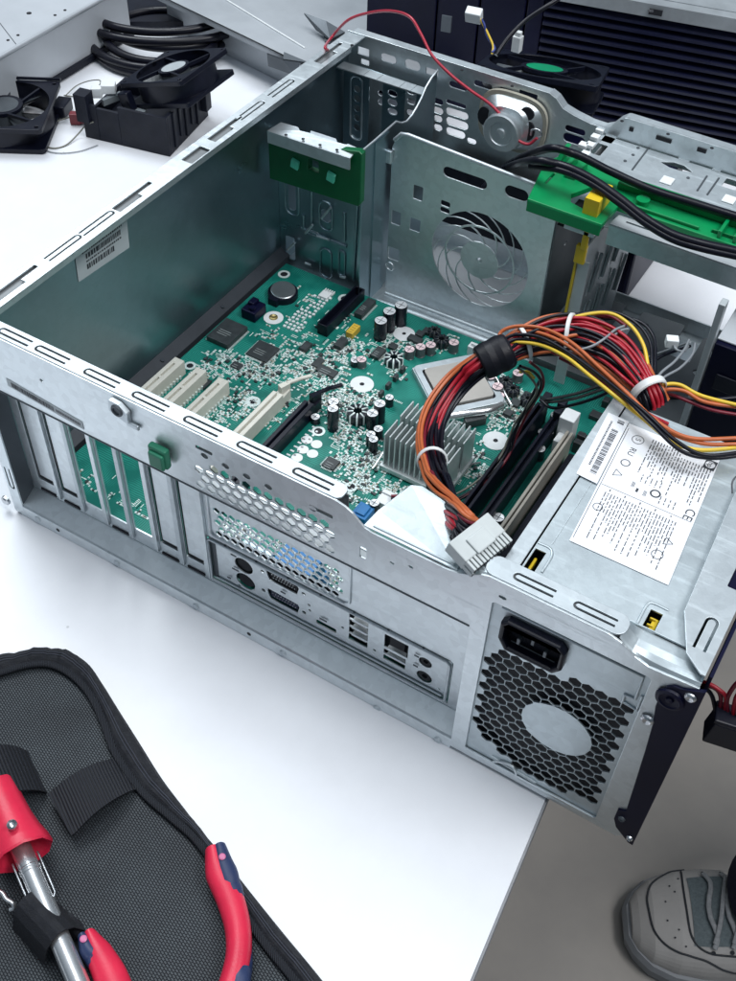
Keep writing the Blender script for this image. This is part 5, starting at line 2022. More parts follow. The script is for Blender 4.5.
# loose leads of the same loom: loops to the right and the leads that leave the picture
leads = [
    ('orange', [(510, 366, .138), (500, 345, .146), (501, 332, .150), (518, 326, .155), (545, 329, .160), (572, 343, .166), (600, 368, .172), (628, 394, .178), (655, 420, .178), (690, 438, .176), (745, 438, .176)]),
    ('orange', [(512, 366, .137), (506, 348, .144), (510, 336, .149), (530, 331, .155), (560, 341, .162), (592, 364, .168), (625, 397, .175), (660, 427, .176), (700, 443, .174), (745, 444, .174)]),
    ('black', [(505, 360, .140), (503, 343, .149), (515, 335, .154), (542, 338, .160), (575, 357, .166), (612, 385, .174), (645, 412, .180), (675, 440, .180), (705, 455, .178), (745, 452, .176)]),
    ('black', [(507, 358, .140), (506, 345, .149), (520, 339, .153), (550, 345, .158), (585, 366, .166), (620, 393, .174), (650, 422, .180), (680, 450, .178), (710, 458, .176), (745, 455, .175)]),
    ('yellow', [(500, 346, .148), (512, 342, .150), (540, 345, .156), (566, 357, .163), (590, 376, .168), (615, 396, .172), (640, 416, .172), (672, 441, .174), (700, 450, .174), (745, 447, .172)]),
    ('red', [(552, 352, .155), (580, 364, .160), (605, 383, .166), (628, 400, .168), (650, 415, .168), (668, 424, .164)]),
    ('maroon', [(560, 358, .153), (590, 374, .160), (618, 396, .165), (645, 415, .166), (668, 427, .162)]),
    ('yellow', [(500, 352, .142), (540, 330, .152), (575, 317, .160), (608, 313, .164), (630, 325, .166), (643, 344, .166), (648, 366, .164), (651, 384, .160)]),
    ('black', [(504, 350, .142), (542, 327, .152), (580, 314, .158), (612, 312, .161), (636, 323, .163), (650, 342, .163), (652, 366, .162), (653, 386, .158)]),
    ('black', [(580, 325, .150), (614, 318, .156), (640, 322, .160), (654, 338, .160), (655, 362, .160), (654, 386, .157)]),
    ('maroon', [(515, 345, .143), (548, 327, .150), (585, 317, .154), (615, 317, .157)]),
    ('red', [(520, 350, .145), (552, 331, .152), (588, 324, .157), (612, 333, .160), (630, 352, .160), (642, 373, .160), (648, 388, .158)]),
    ('orange', [(560, 338, .158), (590, 334, .163), (615, 345, .166), (632, 364, .167), (643, 383, .164)]),
    ('orange', [(590, 342, .163), (612, 354, .166), (628, 372, .167), (640, 388, .164)]),
    ('grey', [(590, 345, .158), (606, 341, .163), (620, 331, .166), (628, 329, .165)]),
    ('green', [(625, 340, .150), (636, 355, .158), (643, 372, .161), (648, 386, .158)]),
    ('maroon', [(612, 350, .155), (626, 362, .160), (638, 377, .162), (646, 389, .158)]),
    ('blue', [(545, 352, .145), (575, 347, .148), (605, 356, .154), (628, 374, .160), (644, 390, .158)]),
    ('yellow', [(652, 392, .160), (664, 385, .164), (680, 385, .166), (702, 396, .168), (745, 407, .168)]),
    ('orange', [(652, 396, .160), (664, 390, .163), (684, 391, .166), (705, 402, .167), (745, 408, .166)]),
    ('maroon', [(654, 399, .158), (668, 394, .160), (690, 402, .163), (712, 410, .164), (745, 416, .163)]),
    ('black', [(656, 400, .156), (676, 398, .158), (704, 400, .160), (745, 397, .160)]),
    ('grey', [(651, 391, .160), (660, 374, .162), (674, 362, .160), (684, 350, .152), (689, 340, .140)]),
    ('grey', [(652, 392, .159), (663, 378, .160), (680, 368, .156), (692, 355, .146), (695, 344, .135)]),
    ('red', [(508, 356, .143), (535, 340, .151), (566, 335, .157), (598, 345, .164), (622, 365, .168), (640, 386, .166)]),
    ('red', [(512, 358, .142), (540, 346, .149), (572, 345, .155), (602, 360, .161), (624, 378, .165), (642, 394, .162)]),
    ('black', [(508, 352, .146), (530, 333, .156), (560, 326, .161), (594, 333, .166), (620, 350, .169), (640, 374, .168)]),
    ('orange', [(514, 360, .140), (546, 352, .147), (580, 354, .153), (608, 370, .159), (628, 387, .161), (646, 398, .158)]),
    ('grey', [(568, 352, .160), (590, 347, .165), (604, 339, .168), (615, 330, .168), (624, 326, .166)]),
    ('maroon', [(530, 330, .151), (560, 319, .156), (590, 314, .159), (610, 316, .160), (626, 326, .160)]),
    ('grey', [(688, 346, .140), (684, 351, .142), (677, 350, .142), (673, 344, .142)]),
    ('black', [(645, 389, .156), (634, 377, .150), (605, 384, .120), (575, 394, .085), (548, 399, .055), (541, 397, .040)]),
    ('black', [(646, 391, .155), (634, 381, .148), (606, 388, .118), (576, 398, .082), (549, 402, .052), (541, 399, .038)]),
    ('grey', [(690, 342, .137), (668, 350, .120), (640, 360, .100), (618, 366, .08)]),
    ('black', [(540, 400, .050), (556, 408, .055), (600, 396, .085), (640, 372, .110), (662, 356, .115), (690, 346, .110)]),
]
for c, pts in leads:
    wire('wire', c, {'grey': .0008, 'red': .00105, 'maroon': .00105}.get(c, .00112), [Z(*p) for p in pts], har)
q = Z(672, 341, .143)
mb = MB()
mb.rbox(q.x, q.y, .1395, .0075, .0060, .0060, 25)
obj('small_plug', mb, WHITEPL, har, .0006)
# thin leads that drop from the bundle, run past the memory slots and end in the white fan header
fl_ = thing('fan_lead', 'thin twisted black and yellow leads hanging from the bundle down to the white board header', 'wires', (.26, .17, .03))
for c, r, off, pts in (
        ('black', .0010, 0, [(520, 366, .135), (534, 372, .120), (541, 383, .105), (536, 398, .090), (522, 417, .070), (512, 437, .055), (505, 455, .045), (488, 477, .038), (466, 494, .034), (440, 503, .032), (412, 502, .031), (391, 498, .032)]),
        ('olive', .0008, 1, [(518, 368, .132), (530, 377, .115), (537, 390, .100), (529, 405, .085), (516, 422, .065), (508, 440, .052), (500, 457, .043), (482, 477, .037), (460, 492, .034), (436, 500, .032), (412, 500, .031), (391, 501, .032)]),
        ('maroon', .0010, 2, [(530, 362, .125), (541, 372, .110), (543, 386, .095), (535, 401, .085), (524, 420, .067), (515, 440, .052), (506, 460, .043), (486, 482, .037), (462, 497, .033), (438, 500, .032), (414, 496, .032), (391, 496, .032)]),
        ('yellow', .0009, 3, [(520, 372, .125), (528, 372, .122), (534, 378, .115)]),
        ('yellow', .0009, 3, [(392, 507, .030), (404, 508, .027), (420, 511, .027), (434, 512, .028)]),
        ('yellow', .0011, 3, [(430, 485, .100), (430, 505, .090), (431, 522, .080), (432, 535, .070)]),
        ('black', .0010, 0, [(541, 378, .100), (530, 400, .088), (516, 430, .060), (510, 452, .046), (494, 475, .038), (472, 493, .034), (440, 506, .030), (410, 506, .030), (391, 503, .032)])):
    wire('wire', c, r, [Z(*p) for p in pts], fl_)

for k, (lbl_, pts, r) in enumerate((
        ('thick black cable crossing the green drive lock in front, dipping to the pale cross bar', [(484, 188, 0), (500, 171, 0), (503, 170, .152), (530, 161, .183), (560, 165, .190), (590, 178, .190), (618, 197, .186), (645, 218, .181), (672, 234, .179), (700, 243, .180), (745, 253, .180)], .0028),
        ('thick black cable running straight along the far side of the green drive lock', [(490, 190, 0), (505, 167, 0), (516, 156, .165), (545, 149, .185), (575, 154, .187), (610, 171, .182), (650, 189, .181), (700, 205, .180), (745, 219, .180)], .0027))):
    mb = MB()
    mb.tube(spline([I(p[0], p[1], 'y', .385) for p in pts[:2]] + [Z(*p) for p in pts[3:]], 10), r, 10)
    if k == 0:
        mb.tube(spline([Z(u, v + 5, z - .002) for u, v, z in pts[3:]], 10), r * .8, 10)
    single('data_cable', mb, WIRE['black'], lbl_, 'cable', 'black cables over the green drive lock')

# ================================================================== things on the desk behind
def fan(label, corner, ux, uy, size, depth, hubmat, blade, group, tilt=0., frame=BLACKPL, spokes=True):
    """square case fan: corner = lower near corner, ux/uy unit directions of the sides"""
    t = thing('cooling_fan', label, 'fan', corner, group)
    c = V(corner)
    ux, uy = V(ux), V(uy)
    up = ux.cross(uy).normalized()
    if up.z < 0:
        up = -up
    ctr = c + (ux + uy) * size / 2
    R = size * .47
    n = 48

    def loc(x, y, z):
        return ctr + ux * x + uy * y + up * z
    me = plate_mesh([rrect(-size / 2, -size / 2, size / 2, size / 2, size * .05), circ(0, 0, R, n)] + [circ(sx * size * .44, sy * size * .44, size * .022, 10) for sx in (-1, 1) for sy in (-1, 1)], depth * .18, (0, 0, depth), X3, Y3, .0004)
    me2 = plate_mesh([rrect(-size / 2, -size / 2, size / 2, size / 2, size * .05), circ(0, 0, R, n)], depth * .18, (0, 0, depth * .18), X3, Y3, .0004)
    mb = MB()
    add_me(mb, me)
    add_me(mb, me2)
    a = [V((R * math.cos(2 * math.pi * k / n), R * math.sin(2 * math.pi * k / n), 0)) for k in range(n)]
    o_ = [p * ((R + .0022) / R) for p in a]
    zz = V((0, 0, depth * .98))
    mb.add(a + [p + zz for p in a], [(i, n + i, n + (i + 1) % n, (i + 1) % n) for i in range(n)], 0, True)
    mb.add(o_ + [p + zz for p in o_], [(i, (i + 1) % n, n + (i + 1) % n, n + i) for i in range(n)], 0, True)
    if spokes:
        for k in range(4):
            t_ = R_(90 * k + 22)
            d, e = V((math.cos(t_), math.sin(t_), 0)), V((math.cos(t_ + .5), math.sin(t_ + .5), 0))
            mb.obox((d * R * .36 + e * R) / 2 + V((0, 0, depth * .90)), (e * R - d * R * .36) / 2, V((-d.y, d.x, 0)) * .0016, (0, 0, depth * .06))
    mb.cyl((0, 0, depth * .84), (0, 0, depth * .955), R * .42, n=32)
    mb.v = [loc(*v) for v in mb.v]
    obj('frame', mb, frame, t)
    mb = MB()
    mb.cyl((0, 0, depth * .15), (0, 0, depth * .80), R * .40, n=32)
    nb = 7
    for k in range(nb):
        t0 = 2 * math.pi * k / nb
        ra, rb = [], []
        for j in range(6):
            r = R * (.39 + .57 * j / 5)
            ra.append(V((r * math.cos(t0 + .10 * j / 5), r * math.sin(t0 + .10 * j / 5), depth * .74)))
            rb.append(V((r * math.cos(t0 + .55 + .18 * j / 5), r * math.sin(t0 + .55 + .18 * j / 5), depth * .24)))
        for j in range(5):
            mb.poly([ra[j], ra[j + 1], rb[j + 1], rb[j]], 0, True)
            mb.poly([rb[j] - V((0, 0, .0012)), rb[j + 1] - V((0, 0, .0012)), ra[j + 1] - V((0, 0, .0012)), ra[j] - V((0, 0, .0012))], 0, True)
    mb.v = [loc(*v) for v in mb.v]
    obj('impeller', mb, blade, t)
    mb = MB().cyl((0, 0, depth * .956), (0, 0, depth * .965), R * .33, n=32)
    mb.v = [loc(*v) for v in mb.v]
    obj('hub_label', mb, hubmat, t)
    return t, loc


# shroud box with a fan lying on it
k0, kr, kl = Z(170, 157, 0), Z(214, 117, 0), Z(86, 137, 0)
ux = (kl - k0)
uy = (kr - k0)
bw, bd = ux.length, uy.length
ux.normalize()
uy.normalize()
uy = V((ux.y, -ux.x, 0)) if V((ux.y, -ux.x, 0)).y > 0 else V((-ux.y, ux.x, 0))
bh_ = .0395
sh = thing('fan_shroud', 'black open-topped fan shroud box on the desk under the fan with the pale hub', 'fan shroud', k0)
mb = MB()
th = .003


def bq(a, b, c):
    return k0 + ux * a + uy * b + V((0, 0, c))


def wall(a0, b0, a1, b1, z0=.0005, z1=bh_):
    mb.prism([bq(a0, b0, z0), bq(a1, b0, z0), bq(a1, b1, z0), bq(a0, b1, z0)], (0, 0, z1 - z0))


wall(0, 0, bw * .56, th)
wall(bw * .56, 0, bw * .82, th, .0005, bh_ - .006)
wall(bw * .82, 0, bw, th, .0005, bh_ - .004)
wall(0, th, th, bd)
wall(bw - th, th, bw, bd, .0005, .022)
wall(th, bd - th, bw - th, bd, .0005, .016)
wall(th, th, bw - th, bd - th, .0005, .006)
for k in range(5):
    wall(-.0018, bd * (.14 + .14 * k), 0, bd * (.18 + .14 * k), .004 + .006 * (k % 2), bh_ - .002 * (k % 3))
wall(-.0060, bd * .84, 0, bd * .97, .012, bh_ + .004)
wall(bw * .90, -.004, bw + .004, .010, .018, bh_ + .006)
obj('shroud_wall', mb, BLACKMATT, sh, .0006)
mb = MB()
mb.prism([bq(bw * .70, .030, .030), bq(bw * .80, .012, .030), bq(bw * .84, .014, .030), bq(bw * .74, .034, .030)], (0, 0, .006))
mb.cyl(bq(bw * .45, .012, .010), bq(bw * .45, .012, .034), .012, n=20)
obj('shroud_bracket', mb, mat('shroud_bracket_grey', (.22, .25, .27), .4), sh, .0006)
f0 = Z(180, 81.5, .075)
fr, fle = Z(228, 47, .075), Z(117, 72, .045)
fa_ = (fr - f0).normalized()
fb_ = (fle - f0)
fb_ = (fb_ - fa_ * fb_.dot(fa_)).normalized()
fup = fa_.cross(fb_)
c0 = f0 - fup * .025
t, lc = fan('square black fan with a pale hub label, lying tilted on the black shroud box', c0, fa_, fb_, .077, .025, PALEFAN, FANGREY, 'loose cooling fans')
mb = MB()
for a, b in ((-.043, .030), (.043, .034)):
    p = lc(a, b, .010)
    mb.obox(p, fa_ * .004, fb_ * .006, fup * .009)
obj('mount_lug', mb, BLACKPL, t, .001)
mb = MB()
p = Z(108, 85, .045)
mb.rbox(p.x, p.y, .038, .014, .010, .009, 35)
mb.rbox(p.x - .006, p.y - .010, .036, .010, .008, .010, 35)
obj('white_plug', mb, WHITEPL, t, .001)
# fan at the left edge
f0 = Z(41, 131, .025)
d1 = (Z(61, 82, .025) - f0).normalized()
d2 = V((-d1.y, d1.x, 0))
f0.z = .0008
t, lc = fan('square black fan with dark grey blades lying alone on the desk, leftmost', f0, d1, d2, .092, .025, FANGREY, FANGREY, 'loose cooling fans')
mb = MB()
q = Z(62, 108, .006)
mb.rbox(q.x, q.y, .0008, .014, .022, .012, 20)
mb.tube([lc(.046, -.046, .027), lc(.046, .046, .027)], .0016, 8)
obj('mount_lug', mb, BLACKPL, t, .001)
# thin fan leads and their little plugs
for lab_, colr, pts, r in (
        ('thin olive lead curling on the desk from the left fan to the red plug', 'olive', [(36, 132, .004), (46, 127, .004), (58, 121, .003), (70, 117, .006), (76, 116, .009)], .0007),
        ('thin grey lead looping on the desk below the red plug to the shroud box', 'olive', [(37, 134, .004), (40, 142, .001), (52, 148, .001), (66, 145, .001), (78, 134, .004), (86, 125, .012), (93, 122, .020)], .0007),
        ('thin grey lead lying in a flat curve in front of the left fan', 'grey', [(38, 140, .001), (46, 150, .001), (60, 153, .001), (80, 151, .001), (98, 145, .001)], .0005),
        ('thin lead in a narrow leaf-shaped loop left of the white plug', 'olive', [(66, 95, .002), (76, 86, .004), (88, 81, .010), (99, 80, .022), (100, 84, .024), (93, 91, .012), (84, 96, .003), (70, 96, .001), (64, 95, .001)], .0006),
        ('thin lead running from the left fan up past the white cabinet edge', 'olive', [(-6, 70, .030), (6, 72, .030), (18, 76, .024)], .0009),
        ('dark twisted lead running along the desk towards the coiled power cable', 'olive', [(20, 78, .002), (36, 68, .001), (52, 59, .001), (60, 58, .003), (64, 65, .002), (60, 74, .001), (52, 78, .001)], .0007),
        ('short dark lead end lying just left of the coiled power cable', 'black', [(64, 54, .001), (76, 49, .001), (90, 44, .001)], .0010)):
    mb = MB()
    mb.tube(spline([Z(*p) for p in pts], 8), r, 6)
    single('fan_wire', mb, WIRE[colr], lab_, 'wire', 'thin fan leads on the desk')
mb = MB()
q = Z(75, 116, .008)
mb.rbox(q.x, q.y, .0006, .010, .008, .011, 30)
mb.rbox(q.x + .006, q.y + .003, .002, .004, .006, .007, 30)
single('red_plug', mb, mat('dark_red_plug', (.20, .02, .03), .4), 'small dark red plug lying on the desk beside the shroud box', 'plug', bevel=.0008)
# coiled power cable
mb = MB()


def loop(cu, cv, ru, rv, z, a0, a1, n=26, dz=0.):
    return [Z(cu + ru * math.cos(R_(a0 + (a1 - a0) * i / n)), cv + rv * math.sin(R_(a0 + (a1 - a0) * i / n)), z + dz * i / n) for i in range(n + 1)]


for args in ((152, 40, 60, 34, .006, 40, 330), (156, 32, 70, 36, .012, 20, 330), (162, 36, 56, 26, .016, 20, 320), (165, 20, 80, 22, .024, 10, 205), (160, 8, 72, 24, .030, 0, 200), (170, 26, 58, 22, .018, 10, 190)):
    mb.tube(spline(loop(*args), 2), .0044, 10)
mb.tube(spline([Z(90, 34, .012), Z(92, 22, .016), Z(94, 14, .020), Z(106, 6, .022)], 8), .0044, 10)
mb.tube(spline([Z(92, 35, .0045), Z(70, 48, .0045), Z(50, 60, .0045), Z(30, 74, .0045), Z(5, 88, .0045)], 8), .0040, 10)
single('power_cable', mb, WIRE['black'], 'thick black power cable coiled in loose loops on the desk behind the two fans', 'cable')
mb = MB()
mb.prism([Z(118, 34, .0), Z(215, 34, .0), Z(225, -10, .0), Z(112, -14, .0)], (0, 0, .014))  # dark block added to stand for the shade behind the coil
single('shadow_block', mb, BLACKMATT, 'dark adapter block added for the shade inside the coiled black power cable', 'shadow', bevel=.004)
# pale case lid standing at the upper left
lid = thing('metal_tray', 'pale grey metal tray with screw holes and a white rolled edge, far left', 'case part', Z(0, 80, 0))
e0, e1 = Z(-60, 92, .055), Z(125, -14, .055)
dd = (e1 - e0).normalized()
nn = V((-dd.y, dd.x, 0))
mb = MB()
mb.prism([e0, e1, e1 + nn * .30, e0 + nn * .30], (0, 0, -.002))
mb.prism([e0 + V((0, 0, .0)), e1 + V((0, 0, .0)), e1 + V((0, 0, -.052)), e0 + V((0, 0, -.052))], nn * .0015)
obj('sheet', mb, PANELGREY, lid, .0006)
mb = MB()
mb.tube([e0 + V((0, 0, .0005)), e1 + V((0, 0, .0005))], .0022, 10)
obj('rolled_edge', mb, PANELWHITE, lid)
mb = MB()
mb.prism([e0 + V((0, 0, -.0525)), e1 + V((0, 0, -.0525)), e1 + nn * -.004 + V((0, 0, -.0525)), e0 + nn * -.004 + V((0, 0, -.0525))], (0, 0, .006))
obj('rubber_strip', mb, BLACKMATT, lid)
mb = MB()
for u, v, r in ((29, 13, .0026), (8, 40, .0016), (18, 35, .0016), (55, 15, .0016), (65, 10, .0016), (40, -4, .002)):
    q = Z(u, v, .0552)
    mb.cyl(q - V((0, 0, .0002)), q + V((0, 0, .0003)), r, n=12)
obj('screw_hole', mb, DARK, lid)
mb = MB()
mb.tube([Z(-10, 10, .0551), Z(16, 44, .0551)], .0004, 6)
obj('panel_seam', mb, GREYSHEET, lid)
# pale cover lying behind, with its dark brackets
cov = thing('case_cover', 'large pale grey case cover with a long crease and dark bent tabs, behind the fans', 'case cover', Z(240, 40, 0))
ea_, eb_ = Z(150, -9, .045), Z(330, 78, .045)
dd = (eb_ - ea_).normalized()
nn = V((-dd.y, dd.x, 0))
nn = nn if nn.y > 0 else -nn
mb = MB()
mb.prism([ea_, eb_, eb_ + dd * .075 + nn * .05, eb_ + dd * .10 + nn * .30, ea_ + nn * .30], (0, 0, -.0018))
mb.prism([ea_, eb_, eb_ + V((0, 0, -.006)), ea_ + V((0, 0, -.006))], nn * .0015)
obj('cover_sheet', mb, PANELWHITE, cov, .0005)
mb = MB()
mb.prism([ea_ + nn * .02 + V((0, 0, -.0025)), eb_ + nn * .02 + V((0, 0, -.0025)), eb_ + nn * .02 + V((0, 0, -.0445)), ea_ + nn * .02 + V((0, 0, -.0445))], nn * .0015)
obj('cover_side', mb, PANELWHITE, cov, .0005)
mb = MB()
mb.tube([Z(222, -3, .0455), Z(305, 48, .0455)], .0010, 8)
obj('crease', mb, WHITEPL, cov)
mb = MB()
mb.prism([Z(267, 54, .046), Z(283, 60, .046), Z(284, 53, .048), Z(310, 64, .046), Z(296, 76, .030), Z(268, 66, .030)], (0, 0, .0014))
mb.prism([Z(304, 14, .060), Z(326, 22, .058), Z(345, 33, .052), Z(330, 40, .050), Z(316, 30, .050)], (0, 0, .0014))
mb.prism([Z(322, 28, .050), Z(352, 37, .050), Z(345, 48, .046), Z(325, 42, .046)], (0, 0, .0014))
obj('bent_tab', mb, GREYSHEET, cov, .0005)
# black tower with a slatted vent
tw = thing('computer_tower', 'black computer tower with a wide slatted vent and pale top edge, behind the open case', 'computer tower', (.25, .65, 0))
a0, a1 = Z(640, 0, .140), Z(736, 17, .140)
a0.z = a1.z = 0
dt = (a1 - a0).normalized()
nt_ = V((-dt.y, dt.x, 0))


def TW(s, d, z):
    """s along the front from the slats' left end, d backwards"""
    return a0 + dt * s + nt_ * d + V((0, 0, z))


s_l, s_m, s_r, ht = -.258, -.084, .50, .1385
mb = MB()
mb.prism([TW(s_l, .012, .0008), TW(s_r, .012, .0008), TW(s_r, .30, .0008), TW(s_l, .30, .0008)], (0, 0, ht - .003))
obj('tower_body', mb, NAVY, tw, .002)
mb = MB()
z = .012
while z < ht - .012:
    mb.prism([TW(s_m, .0, z), TW(s_r, .0, z), TW(s_r, .0115, z + .0042), TW(s_m, .0115, z + .0042)], (0, 0, .0024))
    z += .0082
vent = obj('vent_slats', mb, mat('slat_black', (.010, .012, .034), .34, 0, .2, 40, spec=.35), tw, .0004)
mb = MB()
for s, w in ((-.258, .0700), (-.1865, .0400), (-.145, .0430), (-.1005, .0155)):
    mb.prism([TW(s, .002, .001), TW(s + w, .002, .001), TW(s + w, .0118, .001), TW(s, .0118, .001)], (0, 0, ht - .004))
obj('front_panel', mb, NAVY, tw, .0012)
mb = MB()
mb.prism([TW(s_m, -.002, ht - .011), TW(s_r, -.002, ht - .011), TW(s_r, .0100, ht - .011), TW(s_m, .0100, ht - .011)], (0, 0, .0118))
mb.prism([TW(s_m, .0101, ht - .0025), TW(s_r, .0101, ht - .0025), TW(s_r, .30, ht - .0025), TW(s_m, .30, ht - .0025)], (0, 0, .0040))
obj('top_trim', mb, SLATTRIM, tw, .001)
mb = MB()
mb.prism([TW(.010, -.0032, ht - .008), TW(.022, -.0032, ht - .008), TW(.022, -.0032, ht - .003), TW(.010, -.0032, ht - .003)], nt_ * .0010)
obj('latch_slot', mb, DARK, tw)
mb = MB().prism([TW(.009, -.0036, ht - .0055), TW(.014, -.0036, ht - .0055), TW(.014, -.0036, ht - .0035), TW(.009, -.0036, ht - .0035)], nt_ * .0004)
obj('latch_glint', mb, CHROME, tw)
mb = MB()
q = I(446, 24, 'y', .5900)
mb.prism([q + V((-.005, 0, -.008)), q + V((.005, 0, -.007)), q + V((.005, 0, .008)), q + V((-.005, 0, .007))], (0, .0015, 0))
obj('panel_badge', mb, GREYSHEET, tw)
# black box with the green hubbed fan lying on it, right behind the far wall
bx = thing('drive_box', 'flat black box between the open case and the slatted tower, under the green hubbed fan', 'box', (.17, .48, 0))
mb = MB().box(.125, .4360, .0008, .262, .5230, .0980)
obj('box_shell', mb, NAVY, bx, .003)
mb = MB().box(.205, .4340, .0980, .262, .4700, .1050)
obj('box_lip', mb, BLACKMATT, bx, .001)
gux = V((math.cos(R_(14)), math.sin(R_(14)), 0))
guy = V((-math.sin(R_(14)) * math.cos(R_(17)), math.cos(R_(14)) * math.cos(R_(17)), -math.sin(R_(17))))
gfc = Z(545, 66, .138) - (gux + guy) * .049 - gux.cross(guy) * .025
t, lc = fan('square black fan with a green hub label, tilted behind the loudspeaker wall', gfc, gux, guy, .0980, .025, HUBGREEN, FANGREY, 'loose cooling fans')
for lab_, pts, pl in (('white plug on twisted yellow and blue leads standing above the far case wall', [(492, 54, .188), (493, 46, .192), (489, 36, .197), (484, 26, .202), (480, 18, .206)], (474, 15, .206)),):
    w_ = thing('lead_with_plug', lab_, 'wires', Z(492, 54, .185))
    P = [Z(*p) for p in pts]
    wire('wire', 'yellow', .0009, P, w_)
    wire('wire', 'blue', .0009, [p + V((.0016 * math.sin(i * 2.1), 0, .0012 * math.cos(i * 2.1))) for i, p in enumerate(P)], w_)
    q = Z(*pl)
    mb = MB()
    mb.obox(q, (.0060, .001, 0), (-.001, .004, .001), (0, -.001, .0040))
    obj('plug', mb, WHITEPL, w_, .0008)
mb = MB()
q = Z(517, 46, .184)
mb.obox(q + V((0, 0, .002)), (.0034, 0, 0), (0, .003, 0), (0, 0, .0060))
mb.obox(q + V((0, 0, .009)), (.0024, 0, 0), (0, .002, 0), (0, 0, .0024))
single('white_plug', mb, WHITEPL, 'small upright white plug between the green hubbed fan and the tower front', 'plug', bevel=.0006)
mb = MB()
mb.tube(spline([Z(496, 55, .186), Z(508, 38, .195), Z(526, 20, .205), Z(550, 4, .215), Z(570, -8, .22)], 8), .0016, 8)
single('black_lead', mb, WIRE['black'], 'thin black lead rising across the black tower front from the green hubbed fan', 'cable')

# ================================================================== molex plug hanging at the right
mx = thing('hanging_plug', 'black drive power plug on red and black wires hanging right of the case', 'plug', I(728, 720, 'y', .02))
P0 = I(727, 726, 'y', .02)
mb = MB()
dx, dy_, dz_ = V((.95, .25, -.10)), V((-.25, .95, 0)), V((.1, 0, 1))
mb.obox(P0 + V((.004, 0, -.0005)), dx * .0125, dy_ * .006, dz_ * .0090)
mb.obox(P0 + V((.004, 0, .0095)), dx * .0125, dy_ * .006, dz_ * .0014)
obj('plug_body', mb, BLACKPL, mx, .0008)
for c, pts in (('maroon', [(690, 683), (705, 685), (716, 689), (721, 698), (719, 712)]), ('red', [(690, 682), (706, 683), (719, 690), (726, 698), (724, 713)]), ('maroon', [(742, 678), (733, 688), (727, 700), (728, 714)]), ('red', [(745, 686), (737, 696), (734, 706), (733, 716)]), ('yellow', [(748, 694), (741, 702), (739, 712), (739, 720)]), ('black', [(690, 685), (704, 688), (712, 696), (716, 712)])):
    wire('wire', c, .0011, [I(u, v, 'y', .02) for u, v in pts], mx)

# ================================================================== tool pouch in front
pouch = thing('tool_pouch', 'open black zipped tool pouch with dotted lining on the desk in front of the case', 'tool pouch', Z(150, 850, 0))
OP = [(-60, 690), (-20, 668), (12, 660), (42, 655), (66, 656), (88, 668), (104, 690), (120, 716), (140, 748), (162, 783), (184, 812), (203, 836), (226, 864), (247, 892), (282, 936), (319, 981), (360, 1035)]
NP = [(-60, 712), (-20, 684), (10, 672), (36, 666), (56, 668), (76, 680), (92, 699), (104, 725), (116, 756), (142, 793), (170, 818), (196, 841), (218, 872), (236, 902), (264, 944), (296, 984), (334, 1040)]
O3 = spline([Z(u, v, .0) for u, v in OP], 6)
# inner edge sits higher, so it is measured on its own level
N3 = spline([Z(u, v, .0115) for u, v in NP], 6)
mb = MB()
m = len(O3)
rowsP = []
for i in range(m):
    o_, n_ = O3[i], N3[i]
    n0 = V((n_.x, n_.y, 0))
    dlt = n0 - o_
    w_ = .0009 * math.sin(i * .8) + .0006 * math.sin(i * 2.3)
    sec = [o_ + V((0, 0, .0004)), o_ - dlt * .03 + V((0, 0, .005)), o_ + dlt * .10 + V((0, 0, .0100 + w_)), o_ + dlt * .35 + V((0, 0, .0140 + w_)), o_ + dlt * .70 + V((0, 0, .0148 + w_ * .6)), o_ + dlt * .95 + V((0, 0, .0126)), n0 + V((0, 0, .0100))]
    rowsP.append(sec)
for i in range(m - 1):
    for j in range(6):
        mb.poly([rowsP[i][j], rowsP[i][j + 1], rowsP[i + 1][j + 1], rowsP[i + 1][j]], 0, True)
obj('pouch_rim', mb, CORDURA, pouch)
mb = MB()
lin = [V((p.x, p.y, .0104)) for p in N3]
far_ = [Z(334, 1120, .0104), Z(-160, 1120, .0104), Z(-160, 760, .0104)]
mb.poly((lin + far_)[::-1])
mb.prism([V((p.x, p.y, .0004)) for p in lin + far_], (0, 0, .0090))
obj('lining', mb, LINING, pouch)
mb = MB()
zp = [r[6] + V((0, 0, .0028)) + (r[5] - r[6]) * .2 for r in rowsP]
mb.tube(zp, [(.0022, .0016)] * len(zp), 10, flat=(0, 0, 1))
obj('zip', mb, ZIP, pouch)
mb = MB()
for f in (.30, .62):
    mb.tube([r[3].lerp(r[4], f) + V((0, 0, .0003)) for r in rowsP], .00035, 5)
obj('stitching', mb, mat('thread', (.035, .04, .055), .8), pouch)


